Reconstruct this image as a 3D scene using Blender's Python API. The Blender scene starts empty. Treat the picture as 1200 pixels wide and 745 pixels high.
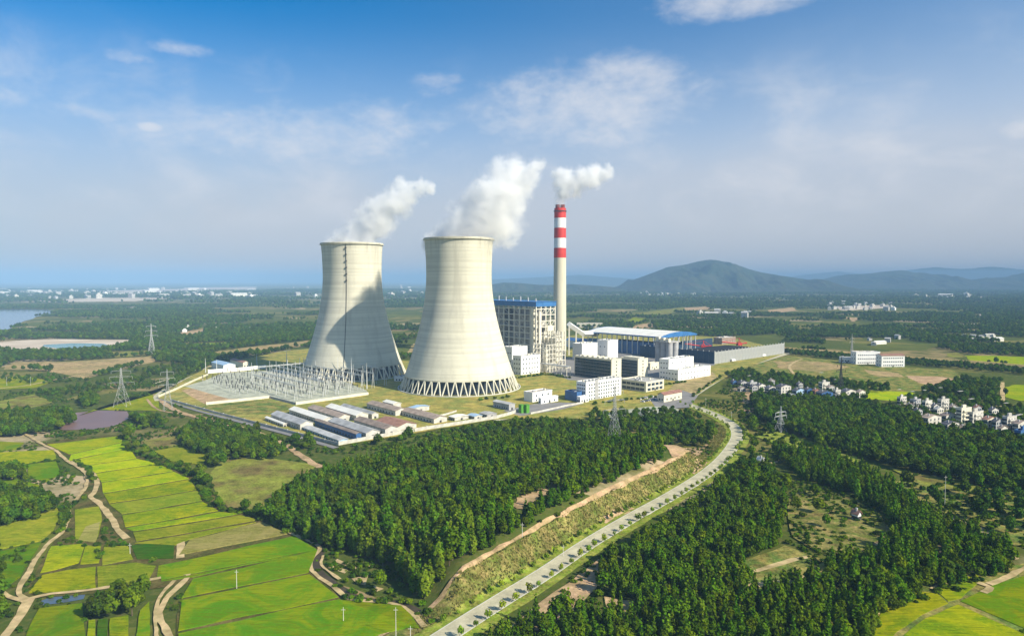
import bpy, math, random
import numpy as np
from mathutils import Vector
random.seed(7)
RNG = np.random.default_rng(7)
R = math.radians
scene = bpy.context.scene
col = scene.collection

# ------------------------------------------------------------------ camera
CAM_H, PITCH, F = 109.6, R(3.2), 800.0          # F in pixels of a 1200 px wide frame
CT, ST = math.cos(PITCH), math.sin(PITCH)
cam_d = bpy.data.cameras.new('camera'); cam_d.sensor_width = 36.0; cam_d.lens = 24.0
cam_d.clip_start = 1.0; cam_d.clip_end = 90000.0
cam = bpy.data.objects.new('camera', cam_d); col.objects.link(cam)
cam.location = (0, 0, CAM_H); cam.rotation_euler = (R(90) - PITCH, 0, 0)
scene.camera = cam

# ------------------------------------------------------------------ node helpers
class NT:
    def __init__(s, tree): s.t = tree; s.n = tree.nodes; s.l = tree.links
    def new(s, typ, **kw):
        n = s.n.new(typ)
        for k, v in kw.items(): setattr(n, k, v)
        return n
    def put(s, sock, v):
        if v is None: return
        if hasattr(v, 'is_output') or isinstance(v, bpy.types.NodeSocket): s.l.new(v, sock)
        else: sock.default_value = v
    def math(s, op, a, b=None, c=None, clamp=False):
        n = s.new('ShaderNodeMath', operation=op); n.use_clamp = clamp
        s.put(n.inputs[0], a); s.put(n.inputs[1], b); s.put(n.inputs[2], c)
        return n.outputs[0]
    def vmath(s, op, a, b=None):
        n = s.new('ShaderNodeVectorMath', operation=op)
        s.put(n.inputs[0], a); s.put(n.inputs[1], b)
        return n.outputs[0]
    def noise(s, vec, scale, detail=4.0, rough=0.55, dist=0.0, out=0):
        n = s.new('ShaderNodeTexNoise'); n.noise_dimensions = '3D'
        s.put(n.inputs['Vector'], vec); n.inputs['Scale'].default_value = scale
        n.inputs['Detail'].default_value = detail; n.inputs['Roughness'].default_value = rough
        n.inputs['Distortion'].default_value = dist
        return n.outputs[out]
    def ramp(s, fac, stops, interp='LINEAR'):
        n = s.new('ShaderNodeValToRGB'); cr = n.color_ramp; cr.interpolation = interp
        while len(cr.elements) < len(stops): cr.elements.new(0.5)
        for e, (p, c) in zip(cr.elements, stops):
            e.position = p; e.color = (*c, 1) if len(c) == 3 else c
        s.put(n.inputs[0], fac)
        return n.outputs[0]
    def mix(s, fac, a, b, blend='MIX'):
        n = s.new('ShaderNodeMix', data_type='RGBA', blend_type=blend)
        s.put(n.inputs[0], fac)
        s.put(n.inputs[6], a if not isinstance(a, tuple) else (*a, 1)[:4])
        s.put(n.inputs[7], b if not isinstance(b, tuple) else (*b, 1)[:4])
        return n.outputs[2]
    def smooth(s, x, lo, hi):
        n = s.new('ShaderNodeMapRange', interpolation_type='SMOOTHSTEP')
        s.put(n.inputs[0], x); n.inputs[1].default_value = lo; n.inputs[2].default_value = hi
        return n.outputs[0]

# ------------------------------------------------------------------ world and sun
SUN_TO = Vector((0.84 * math.cos(R(35)), -0.54 * math.cos(R(35)), math.sin(R(35)))).normalized()
SUN_EL = math.asin(SUN_TO.z); SUN_AZ = math.atan2(SUN_TO.x, SUN_TO.y)
world = bpy.data.worlds.new('World'); scene.world = world; world.use_nodes = True
W = NT(world.node_tree); W.n.clear()
sky = W.new('ShaderNodeTexSky', sky_type='NISHITA'); sky.sun_disc = False
sky.sun_elevation = SUN_EL; sky.sun_rotation = SUN_AZ
sky.altitude = 0; sky.air_density = 1.0; sky.dust_density = 1.0; sky.ozone_density = 3.0
tc = W.new('ShaderNodeTexCoord')
sep = W.new('ShaderNodeSeparateXYZ'); W.l.new(tc.outputs['Generated'], sep.inputs[0])
dx, dy, dz = sep.outputs
az = W.math('MULTIPLY', W.math('ARCTAN2', dx, dy), 57.2958)
el = W.math('MULTIPLY', W.math('ARCSINE', dz), 57.2958)
comb = W.new('ShaderNodeCombineXYZ')
W.l.new(W.math('MULTIPLY', az, 0.55), comb.inputs[0]); W.l.new(el, comb.inputs[1])
wv = comb.outputs[0]
n_big = W.noise(tc.outputs['Generated'], 3.2, 5.0, 0.55, 0.3)
n_det = W.noise(wv, 0.30, 7.0, 0.58, 0.4)
n_fine = W.noise(wv, 1.1, 5.0, 0.6, 0.2)
# hazy veil low in the sky, all the way round
sunward = W.math('MULTIPLY', W.math('ADD', W.math('ADD', W.math('MULTIPLY', dx, SUN_TO.x), W.math('MULTIPLY', dy, SUN_TO.y)), .6), .42)
veil = W.math('ADD', W.smooth(el, 22.0, 4.0), sunward, clamp=True)
veil = W.math('MULTIPLY', veil, W.math('ADD', 0.80, W.math('MULTIPLY', n_big, 0.4)), clamp=True)
# thin broken cloud everywhere
thin = W.smooth(W.math('ADD', W.math('MULTIPLY', n_det, 0.62), W.math('MULTIPLY', n_big, 0.5)), 0.52, 0.80)
band = W.math('MULTIPLY', W.smooth(el, 2.0, 8.0), W.smooth(el, 19.5, 12.0))
thin = W.math('MULTIPLY', thin, band)
# the cumulus that stand in the view: (azimuth, elevation, half width, half height)
def ray(px, py):
    u, v = (px - 600) / F, -(py - 372.5) / F
    return np.array((u, CT + v * ST, -ST + v * CT))
def azel(px, py):
    d = ray(px, py); d /= np.linalg.norm(d)
    return math.degrees(math.atan2(d[0], d[1])), math.degrees(math.asin(d[2]))
CLOUDS = [(690, 125, 150, 52, 1.1), (730, 90, 75, 30, 1.2), (860, 2, 105, 20, 1.0), (340, 160, 150, 36, .9),
          (176, 149, 16, 6, 1.0), (512, 100, 36, 15, .7), (147, 66, 28, 9, .7), (212, 57, 34, 8, .7),
          (95, 131, 60, 10, .6), (1125, 178, 34, 8, .7), (1195, 152, 18, 10, 1.), (1010, 165, 60, 12, .5), (460, 140, 70, 24, .6), (5, 112, 28, 16, .6), (905, 215, 90, 30, .45)]
cum = None
for px, py, w, h, k in CLOUDS:
    a0, e0 = azel(px, py); wa = w / F * 57.3 * 1.0; wh = h / F * 57.3
    qx = W.math('DIVIDE', W.math('SUBTRACT', az, a0), wa)
    qy = W.math('DIVIDE', W.math('SUBTRACT', el, e0), wh)
    r2 = W.math('ADD', W.math('MULTIPLY', qx, qx), W.math('MULTIPLY', qy, qy))
    m = W.math('MULTIPLY', W.math('SUBTRACT', 1.0, r2), k)
    cum = m if cum is None else W.math('MAXIMUM', cum, m)
cum = W.math('MAXIMUM', cum, -1.5)
cumf = W.math('ADD', cum, W.math('MULTIPLY', W.math('SUBTRACT', W.math('ADD', W.math('MULTIPLY', n_det, .65), W.math('MULTIPLY', n_fine, .35)), 0.5), 3.6))
cumf = W.math('MULTIPLY', W.smooth(cumf, -.15, 1.7), 0.70)
cl = W.math('MAXIMUM', W.math('MULTIPLY', thin, 0.50), cumf)
SKYK = 0.085
base = W.mix(1.0, sky.outputs[0], (0.02, 0.68, 1.06), 'MULTIPLY')
vcol = W.ramp(W.math('DIVIDE', el, 20.0), [(0.0, tuple(v / SKYK for v in (.36, .365, .385))), (.22, tuple(v / SKYK for v in (.37, .395, .435))), (.6, tuple(v / SKYK for v in (.33, .39, .485)))])
c1 = W.mix(veil, base, vcol)
c2 = W.mix(cl, c1, tuple(v / SKYK for v in (0.52, 0.52, 0.54)))
bg = W.new('ShaderNodeBackground'); W.l.new(c2, bg.inputs[0]); bg.inputs[1].default_value = SKYK
wo = W.new('ShaderNodeOutputWorld'); W.l.new(bg.outputs[0], wo.inputs[0])

sun_d = bpy.data.lights.new('sun', 'SUN'); sun_d.energy = 5.0; sun_d.angle = R(0.53); sun_d.color = (1.0, 0.91, 0.75)
sun = bpy.data.objects.new('sun', sun_d); col.objects.link(sun)
sun.location = (300, -200, 400); sun.rotation_euler = SUN_TO.to_track_quat('Z', 'Y').to_euler()

scene.view_settings.view_transform = 'Standard'; scene.view_settings.look = 'None'
scene.view_settings.exposure = 0.67; scene.view_settings.gamma = 1.0
scene.view_settings.use_curve_mapping = False
scene.render.engine = 'CYCLES'
cy = scene.cycles
cy.max_bounces = 10; cy.diffuse_bounces = 3; cy.glossy_bounces = 2; cy.transmission_bounces = 2
cy.volume_bounces = 8; cy.transparent_max_bounces = 8; cy.caustics_reflective = False; cy.caustics_refractive = False
cy.volume_step_rate = 1.0; cy.volume_max_steps = 256
cy.use_denoising = True
try: cy.denoiser = 'OPENIMAGEDENOISE'; cy.denoising_input_passes = 'RGB_ALBEDO_NORMAL'
except Exception: pass

# ------------------------------------------------------------------ geometry helpers
def g(px, py, z=0.0):
    d = ray(px, py); t = (z - CAM_H) / d[2]
    return np.array((d[0] * t, d[1] * t))
def at_depth(px, py, D):
    d = ray(px, py); t = D / d[1]
    return Vector((d[0] * t, D, CAM_H + d[2] * t))
def gp(pts): return [tuple(g(*p)) for p in pts]
def proj(x, y, z):
    ry, rz = y, z - CAM_H
    dep = ry * CT - rz * ST; up = ry * ST + rz * CT
    return 600 + F * x / dep, 372.5 - F * up / dep
def hash2(ix, iy, s):
    v = np.sin(ix * 127.1 + iy * 311.7 + s * 74.7) * 43758.5453
    return v - np.floor(v)
def vnoise(x, y, s=0.0):
    ix, iy = np.floor(x), np.floor(y); fx, fy = x - ix, y - iy
    fx = fx * fx * (3 - 2 * fx); fy = fy * fy * (3 - 2 * fy)
    a, b = hash2(ix, iy, s), hash2(ix + 1, iy, s); c, d = hash2(ix, iy + 1, s), hash2(ix + 1, iy + 1, s)
    return (a * (1 - fx) + b * fx) * (1 - fy) + (c * (1 - fx) + d * fx) * fy
def fbm(x, y, s=0.0, o=4):
    t = 0; a = 0.5; n = 0
    for k in range(o):
        t = t + a * vnoise(x, y, s + k * 3.1); n += a; a *= .5; x = x * 2.03 + 11.3; y = y * 2.03 + 5.7
    return t / n
def inside(poly, x, y):
    r = np.zeros(x.shape, bool); n = len(poly)
    for i in range(n):
        x1, y1 = poly[i]; x2, y2 = poly[(i + 1) % n]
        if y1 == y2: continue
        c = ((y1 > y) != (y2 > y)) & (x < (x2 - x1) * (y - y1) / (y2 - y1) + x1)
        r ^= c
    return r
def seg_dist(x, y, pts, closed=False):
    best = np.full(x.shape, 1e12); n = len(pts)
    for i in range(n if closed else n - 1):
        x1, y1 = pts[i]; x2, y2 = pts[(i + 1) % n]
        vx, vy = x2 - x1, y2 - y1; L = vx * vx + vy * vy + 1e-9
        t = np.clip(((x - x1) * vx + (y - y1) * vy) / L, 0, 1)
        best = np.minimum(best, (x - x1 - t * vx) ** 2 + (y - y1 - t * vy) ** 2)
    return np.sqrt(best)
def smooth01(t): t = np.clip(t, 0, 1); return t * t * (3 - 2 * t)
def spline(pts, step):
    P = [np.array(p, float) for p in pts]; P = [2 * P[0] - P[1]] + P + [2 * P[-1] - P[-2]]
    out = []
    for i in range(1, len(P) - 2):
        n = max(2, int(np.linalg.norm(P[i + 1] - P[i]) / step))
        for k in range(n):
            t = k / n
            out.append(0.5 * ((2 * P[i]) + (-P[i - 1] + P[i + 1]) * t + (2 * P[i - 1] - 5 * P[i] + 4 * P[i + 1] - P[i + 2]) * t * t
                              + (-P[i - 1] + 3 * P[i] - 3 * P[i + 1] + P[i + 2]) * t ** 3))
    out.append(P[-2]); return np.array(out)

class MB:
    def __init__(s): s.v = []; s.f = []; s.m = []; s.mi = 0
    def add(s, vs, fs):
        o = len(s.v); s.v += [tuple(v) for v in vs]; s.f += [tuple(i + o for i in f) for f in fs]; s.m += [s.mi] * len(fs); return s
    def box(s, x0, y0, z0, x1, y1, z1):
        return s.add([(x0, y0, z0), (x1, y0, z0), (x1, y1, z0), (x0, y1, z0), (x0, y0, z1), (x1, y0, z1), (x1, y1, z1), (x0, y1, z1)],
                     [(3, 2, 1, 0), (4, 5, 6, 7), (0, 1, 5, 4), (1, 2, 6, 5), (2, 3, 7, 6), (3, 0, 4, 7)])
    def bar(s, a, b, r, n=4, r2=None):
        a, b = Vector(a), Vector(b); d = (b - a).normalized()
        u = d.orthogonal().normalized(); w = d.cross(u); r2 = r if r2 is None else r2
        vs = []
        for p, rr in ((a, r), (b, r2)):
            for k in range(n):
                t = 2 * math.pi * (k + .5) / n; vs.append(p + (u * math.cos(t) + w * math.sin(t)) * rr)
        return s.add(vs, [(k, (k + 1) % n, n + (k + 1) % n, n + k) for k in range(n)] + [tuple(range(n))[::-1], tuple(range(n, 2 * n))])
    def lathe(s, prof, n=32, cap=(True, True), c=(0, 0)):
        vs = [(c[0] + r * math.cos(2 * math.pi * k / n), c[1] + r * math.sin(2 * math.pi * k / n), z) for r, z in prof for k in range(n)]
        fs = [(i * n + k, i * n + (k + 1) % n, (i + 1) * n + (k + 1) % n, (i + 1) * n + k) for i in range(len(prof) - 1) for k in range(n)]
        if cap[0]: fs.append(tuple(range(n))[::-1])
        if cap[1]: o = (len(prof) - 1) * n; fs.append(tuple(range(o, o + n)))
        return s.add(vs, fs)
    def prism(s, poly, z0, z1):
        n = len(poly); vs = [(x, y, z0) for x, y in poly] + [(x, y, z1) for x, y in poly]
        return s.add(vs, [tuple(range(n, 2 * n))] + [(k, (k + 1) % n, n + (k + 1) % n, n + k) for k in range(n)])
    def gable(s, x0, y0, x1, y1, z0, rise, ov=0.6, th=0.25, axis='y'):
        # a pitched roof; ridge along axis, a thin shell over the walls
        if axis == 'y': T = lambda a, b, z: (a, b, z); a0, a1, b0, b1 = x0 - ov, x1 + ov, y0 - ov, y1 + ov
        else: T = lambda a, b, z: (b, a, z); a0, a1, b0, b1 = y0 - ov, y1 + ov, x0 - ov, x1 + ov
        m = (a0 + a1) / 2; vs = []
        for b in (b0, b1):
            vs += [T(a0, b, z0), T(m, b, z0 + rise), T(a1, b, z0), T(a0, b, z0 + th), T(m, b, z0 + rise + th), T(a1, b, z0 + th)]
        f = [(3, 4, 10, 9), (4, 5, 11, 10), (1, 0, 6, 7), (2, 1, 7, 8), (0, 3, 9, 6), (5, 2, 8, 11),
             (0, 1, 4, 3), (1, 2, 5, 4), (7, 6, 9, 10), (8, 7, 10, 11)]
        return s.add(vs, f)
    def mesh(s, name, mats, smooth=False):
        me = bpy.data.meshes.new(name); me.from_pydata(s.v, [], s.f)
        mats = mats if isinstance(mats, (list, tuple)) else [mats]
        for m in mats: me.materials.append(m)
        if len(mats) > 1: me.polygons.foreach_set('material_index', s.m)
        if smooth: me.polygons.foreach_set('use_smooth', [True] * len(me.polygons))
        me.update(); return me
    def build(s, name, mats, parent=None, smooth=False, loc=None):
        return link(name, s.mesh(name, mats, smooth), parent, loc)
def link(name, data, parent=None, loc=None, rz=0.0):
    o = bpy.data.objects.new(name, data); col.objects.link(o)
    if parent: o.parent = parent
    if loc is not None: o.location = loc
    if rz: o.rotation_euler[2] = rz
    return o
def tag(o, label, cat, group=None):
    o['label'] = label; o['category'] = cat
    if group: o['group'] = group
    return o
def thing(name, label, cat, loc=(0, 0, 0), rz=0.0, group=None):
    o = link(name, None, None, loc, rz); o.empty_display_size = 2.0
    return tag(o, label, cat, group)
def struct(o, kind='structure'): o['kind'] = kind; return o
def np_mesh(name, V, Fq, mat):
    me = bpy.data.meshes.new(name); V = np.asarray(V, np.float32); Fq = np.asarray(Fq, np.int32); k = Fq.shape[1]
    me.vertices.add(len(V)); me.vertices.foreach_set('co', V.ravel())
    me.loops.add(Fq.size); me.loops.foreach_set('vertex_index', Fq.ravel())
    me.polygons.add(len(Fq)); me.polygons.foreach_set('loop_start', np.arange(0, Fq.size, k, dtype=np.int32))
    me.materials.append(mat); me.update(calc_edges=True); return me

# ------------------------------------------------------------------ materials
def mat(name, c, rough=0.8, var=0.0, scale=0.3, c2=None, bump=0.0, bscale=None, metal=0.0, spec=0.3, detail=5.0, stretch=None, rand=0.0, lo=.35, hi=.65, tex=0.0):
    m = bpy.data.materials.new(name); m.use_nodes = True; T = NT(m.node_tree); b = T.n['Principled BSDF']
    b.inputs['Roughness'].default_value = rough; b.inputs['Metallic'].default_value = metal
    b.inputs['Specular IOR Level'].default_value = spec
    co = T.new('ShaderNodeTexCoord').outputs['Object']
    if stretch:
        mp = T.new('ShaderNodeMapping'); T.l.new(co, mp.inputs[0]); mp.inputs['Scale'].default_value = stretch[:3]
        if len(stretch) > 3: mp.inputs['Rotation'].default_value[2] = stretch[3]
        co = mp.outputs[0]
    out = (*c, 1)
    if c2 is None and var: c2 = tuple(v * (1 - var) for v in c)
    if c2 is not None:
        out = T.mix(T.smooth(T.noise(co, scale, detail, 0.6), lo, hi), c, c2)
    if rand:
        oi = T.new('ShaderNodeObjectInfo').outputs['Random']
        hs = T.new('ShaderNodeHueSaturation'); T.put(hs.inputs['Color'], out)
        T.put(hs.inputs['Value'], T.math('ADD', 1 - rand, T.math('MULTIPLY', oi, 2 * rand)))
        T.put(hs.inputs['Hue'], T.math('ADD', .5 - rand * .05, T.math('MULTIPLY', T.math('FRACT', T.math('MULTIPLY', oi, 7.3)), rand * .1)))
        out = hs.outputs[0]
    if tex:
        tn = T.math('ADD', T.math('MULTIPLY', T.noise(co, 1.0, 6.0, .7), .5), T.math('MULTIPLY', T.noise(co, .13, 5.0, .65), .5))
        hs = T.new('ShaderNodeHueSaturation'); T.put(hs.inputs['Color'], out)
        T.put(hs.inputs['Value'], T.math('ADD', 1.0, T.math('MULTIPLY', T.math('SUBTRACT', tn, .5), tex * 5)))
        T.put(hs.inputs['Hue'], T.math('ADD', .5, T.math('MULTIPLY', T.math('SUBTRACT', T.noise(co, .3, 4.0, .6), .5), tex * .10)))
        out = hs.outputs[0]
    T.put(b.inputs['Base Color'], out)
    if bump:
        bn = T.new('ShaderNodeBump'); bn.inputs['Distance'].default_value = bump
        T.l.new(T.noise(co, bscale or scale * 4, 5.0, 0.6), bn.inputs['Height']); T.l.new(bn.outputs[0], b.inputs['Normal'])
    return m
M = {}
M['white'] = mat('white_paint', (.80, .80, .78), .6, .10, .12)
M['offwhite'] = mat('cream_render', (.70, .66, .52), .7, .12, .12)
M['whitewall'] = mat('whitewashed_wall', (.60, .58, .52), .85, .3, .25)
M['grey_wall'] = mat('grey_render', (.42, .42, .42), .85, .25, .2)
M['blue'] = mat('blue_sheet', (.04, .17, .42), .45, .2, .15, spec=.5)
M['bluewall'] = mat('blue_panel', (.05, .14, .33), .55, .25, .2)
M['paleblue'] = mat('pale_blue_panel', (.35, .50, .66), .6, .2, .2)
M['roof_grey'] = mat('grey_sheet_roof', (.46, .46, .45), .6, .3, .15, rand=.12)
M['roof_light'] = mat('light_sheet_roof', (.80, .78, .70), .6, .12, .1)
M['roof_brown'] = mat('brown_roof', (.34, .265, .215), .85, .35, .25, rand=.15)
M['roof_red'] = mat('red_tile_roof', (.33, .175, .125), .85, .3, .3, rand=.12)
M['roof_dark'] = mat('dark_tile_roof', (.10, .10, .12), .8, .35, .3, rand=.2)
M['conc_roof'] = mat('concrete_roof', (.48, .46, .42), .9, .35, .2)
M['glass'] = mat('window_glass', (.025, .045, .07), .12, 0, spec=.6)
M['curtain'] = mat('curtain_wall_glass', (.012, .04, .06), .15, .4, .12, spec=.5)
M['steel'] = mat('cream_steel', (.72, .68, .57), .5, .15, .3)
M['galv'] = mat('galvanised_steel', (.50, .51, .50), .5, .2, .4, metal=.1)
M['pale_steel'] = mat('pale_steel', (.62, .63, .60), .5, .15, .4)
M['dark_steel'] = mat('dark_steel', (.06, .06, .06), .6, .3, .3)
M['red'] = mat('red_paint', (.60, .045, .035), .55, .18, .12)
M['chimney'] = mat('chimney_concrete', (.62, .58, .44), .85, .14, .06, stretch=(1, 1, .25))
M['coal'] = mat('coal', (.012, .012, .014), .9, .4, .1)
M['netting'] = mat('blue_netting', (.02, .05, .10), .8, .3, .2)
M['green_box'] = mat('green_paint', (.09, .30, .03), .6, .2, .3)
M['interior'] = mat('dark_interior', (.03, .04, .06), .9)
M['boiler'] = mat('boiler_casing', (.48, .46, .42), .8, .4, .15)
M['pole'] = mat('concrete_pole', (.62, .60, .54), .8, .15, .5)
M['trunk'] = mat('bark', (.13, .095, .06), .9, .3, 1.5)
M['path'] = mat('dirt_track', (.50, .38, .20), .95, 0, .25, c2=(.30, .24, .11), bump=.1, lo=.4, hi=.7, tex=.45, spec=0)
M['soil'] = mat('bare_soil', (.47, .32, .19), .95, 0, .06, c2=(.33, .22, .12), bump=.15, lo=.35, hi=.7, tex=.6, spec=0)
M['soil_pink'] = mat('pink_soil', (.48, .325, .19), .95, 0, .12, c2=(.30, .22, .11), bump=.15, tex=.6, spec=0)
M['sand'] = mat('pale_sand', (.60, .50, .38), .95, 0, .012, c2=(.45, .36, .26))
M['road'] = mat('pale_concrete_road', (.50, .46, .31), .85, .22, .15, tex=.3)
M['asphalt'] = mat('grey_road', (.23, .22, .21), .9, .2, .1)
M['gravel'] = mat('switchyard_gravel', (.43, .44, .34), .95, .22, .05, bump=.05, tex=.4, spec=0)
M['far_wall'] = mat('weathered_wall', (.48, .47, .44), .85, .3, .1)
M['kerb'] = mat('kerb_stone', (.58, .57, .52), .85, .15, .4)
M['lawn'] = mat('dry_lawn', (.34, .275, .07), .95, 0, .05, c2=(.19, .21, .05), bump=.1, bscale=.5, tex=.7, spec=0)
M['yard'] = mat('dusty_yard', (.40, .30, .15), .95, 0, .06, c2=(.24, .21, .08), lo=.3, hi=.7, tex=.8, spec=0)
M['scrub'] = mat('scrub', (.25, .21, .06), .95, 0, .09, c2=(.10, .15, .03), bump=.6, bscale=.35, lo=.38, hi=.62, tex=1.0, spec=0)
M['slope'] = mat('dry_grass_slope', (.25, .20, .07), .95, 0, .18, c2=(.11, .14, .025), bump=.5, bscale=.7, tex=.9, spec=0)
M['verge'] = mat('green_verge', (.16, .24, .025), .95, 0, .3, c2=(.26, .25, .05), bump=.3, bscale=.8, tex=.9, spec=0)
M['olive'] = mat('olive_field', (.20, .22, .035), .95, 0, .045, c2=(.15, .12, .04), bump=.2, bscale=.5, lo=.4, hi=.65, tex=.8, spec=0)
M['brownfield'] = mat('brown_field', (.38, .27, .13), .95, 0, .02, c2=(.24, .20, .08), bump=.2, lo=.35, hi=.65, tex=.9, spec=0)
M['bund'] = mat('grassy_bund', (.06, .072, .014), .95, 0, .12, c2=(.12, .095, .032), bump=.2, tex=.8, spec=0)
M['wet'] = mat('wet_ditch', (.07, .055, .03), .7, .4, .3)
def paddy(name, c, c2, ang=0.35):
    m = bpy.data.materials.new(name); m.use_nodes = True; T = NT(m.node_tree); b = T.n['Principled BSDF']
    b.inputs['Roughness'].default_value = .9; b.inputs['Specular IOR Level'].default_value = 0
    co = T.new('ShaderNodeTexCoord').outputs['Object']
    mp = T.new('ShaderNodeMapping'); T.l.new(co, mp.inputs[0]); mp.inputs['Rotation'].default_value[2] = ang; mp.inputs['Scale'].default_value = (.22, 1.9, 1)
    big = T.smooth(T.noise(co, .05, 7.0, .7, 1.2), .40, .60)
    rows = T.noise(mp.outputs[0], .8, 3.0, .6)
    fine = T.noise(co, .9, 4.0, .65)
    k = T.mix(big, c, c2)
    k = T.mix(T.math('MULTIPLY', T.smooth(rows, .42, .70), .75), k, tuple(v * .55 for v in c2))
    k = T.mix(T.math('MULTIPLY', T.smooth(fine, .48, .72), .45), k, tuple(min(1, v * 1.35) for v in c))
    oi = T.new('ShaderNodeObjectInfo').outputs['Random']
    hs = T.new('ShaderNodeHueSaturation'); T.put(hs.inputs['Color'], k)
    T.put(hs.inputs['Value'], T.math('ADD', .86, T.math('MULTIPLY', oi, .28)))
    T.put(hs.inputs['Hue'], T.math('ADD', .488, T.math('MULTIPLY', T.math('FRACT', T.math('MULTIPLY', oi, 5.1)), .022)))
    T.put(b.inputs['Base Color'], hs.outputs[0])
    bn = T.new('ShaderNodeBump'); bn.inputs['Distance'].default_value = .25
    T.l.new(T.noise(mp.outputs[0], 2.2, 4.0, .6), bn.inputs['Height']); T.l.new(bn.outputs[0], b.inputs['Normal'])
    return m
M['rice_bright'] = paddy('ripening_rice', (.36, .39, .003), (.21, .33, .002))
M['rice_mid'] = paddy('green_rice', (.30, .31, .004), (.14, .23, .004))
M['rice_green'] = paddy('deep_green_rice', (.08, .19, .003), (.20, .235, .003), .3)
M['rice_dark'] = paddy('dark_green_crop', (.03, .12, .004), (.07, .13, .006))
M['rice_olive'] = paddy('mown_rice', (.25, .26, .018), (.15, .21, .008))
M['rice_dry'] = paddy('dry_stubble', (.33, .28, .09), (.24, .23, .05))

def water(name, c, rough=.08):
    m = mat(name, c, rough, .25, .01, spec=.5); return m
M['lake'] = water('lake_water', (.10, .13, .16), .12)
M['turq'] = water('turquoise_water', (.15, .30, .27), .2)
M['mud'] = water('muddy_pond_water', (.22, .125, .10), .4)

def concrete_tower():
    m = bpy.data.materials.new('tower_concrete'); m.use_nodes = True; T = NT(m.node_tree); b = T.n['Principled BSDF']
    b.inputs['Roughness'].default_value = .9; b.inputs['Specular IOR Level'].default_value = .15
    co = T.new('ShaderNodeTexCoord').outputs['Object']
    def mp(sc):
        n = T.new('ShaderNodeMapping'); T.l.new(co, n.inputs[0]); n.inputs['Scale'].default_value = sc; return n.outputs[0]
    rings = T.noise(mp((.004, .004, .30)), 1.0, 5.0, .7)
    lift = T.noise(mp((.002, .002, .045)), 1.0, 3.0, .6)
    streak = T.noise(mp((.10, .10, .006)), 1.0, 5.0, .6)
    k = T.mix(T.smooth(rings, .38, .66), (.64, .615, .49), (.52, .50, .395))
    k = T.mix(T.math('MULTIPLY', T.smooth(lift, .5, .68), .45), k, (.43, .42, .36))
    k = T.mix(T.math('MULTIPLY', T.smooth(streak, .46, .72), .60), k, (.42, .40, .32))
    zz_ = T.new('ShaderNodeSeparateXYZ'); T.l.new(co, zz_.inputs[0])
    lf = T.math('FRACT', T.math('DIVIDE', zz_.outputs[2], 5.6))
    k = T.mix(T.math('MULTIPLY', T.math('LESS_THAN', lf, .08), .22), k, (.36, .35, .29))
    rim = T.math('MULTIPLY', T.smooth(zz_.outputs[2], 118.0, 151.0), T.smooth(T.noise(mp((.22, .22, .012)), 1.0, 5.0, .6), .45, .7))
    k = T.mix(T.math('MULTIPLY', rim, .5), k, (.30, .29, .24))
    T.put(b.inputs['Base Color'], k); return m
M['tower'] = concrete_tower()

def foliage(name, c, c2, rand=.36, dry=0.0):
    m = bpy.data.materials.new(name); m.use_nodes = True; T = NT(m.node_tree); b = T.n['Principled BSDF']
    b.inputs['Roughness'].default_value = .75; b.inputs['Specular IOR Level'].default_value = 0
    co = T.new('ShaderNodeTexCoord').outputs['Object']
    k = T.mix(T.smooth(T.noise(co, .9, 3.0, .6), .35, .68), c, c2)
    oi = T.new('ShaderNodeObjectInfo').outputs['Random']
    hs = T.new('ShaderNodeHueSaturation'); T.put(hs.inputs['Color'], k)
    T.put(hs.inputs['Value'], T.math('ADD', 1 - rand, T.math('MULTIPLY', oi, 2.2 * rand)))
    T.put(hs.inputs['Hue'], T.math('ADD', .468, T.math('MULTIPLY', T.math('FRACT', T.math('MULTIPLY', oi, 9.7)), .048)))
    T.put(b.inputs['Base Color'], hs.outputs[0])
    tr = T.new('ShaderNodeBsdfTranslucent'); T.put(tr.inputs[0], hs.outputs[0])
    ms = T.new('ShaderNodeMixShader'); ms.inputs[0].default_value = .22
    T.l.new(b.outputs[0], ms.inputs[1]); T.l.new(tr.outputs[0], ms.inputs[2])
    T.l.new(ms.outputs[0], T.n['Material Output'].inputs[0]); return m
M['leaf'] = foliage('broad_leaf', (.050, .118, .003), (.105, .175, .004))
M['fir'] = foliage('fir_needles', (.042, .112, .003), (.088, .165, .004))
M['bamboo'] = foliage('feathery_leaf', (.07, .155, .007), (.125, .205, .010))
M['dusk'] = foliage('dark_leaf', (.033, .082, .007), (.062, .115, .008))
M['young'] = foliage('young_leaf', (.19, .28, .014), (.11, .20, .012))

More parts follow.
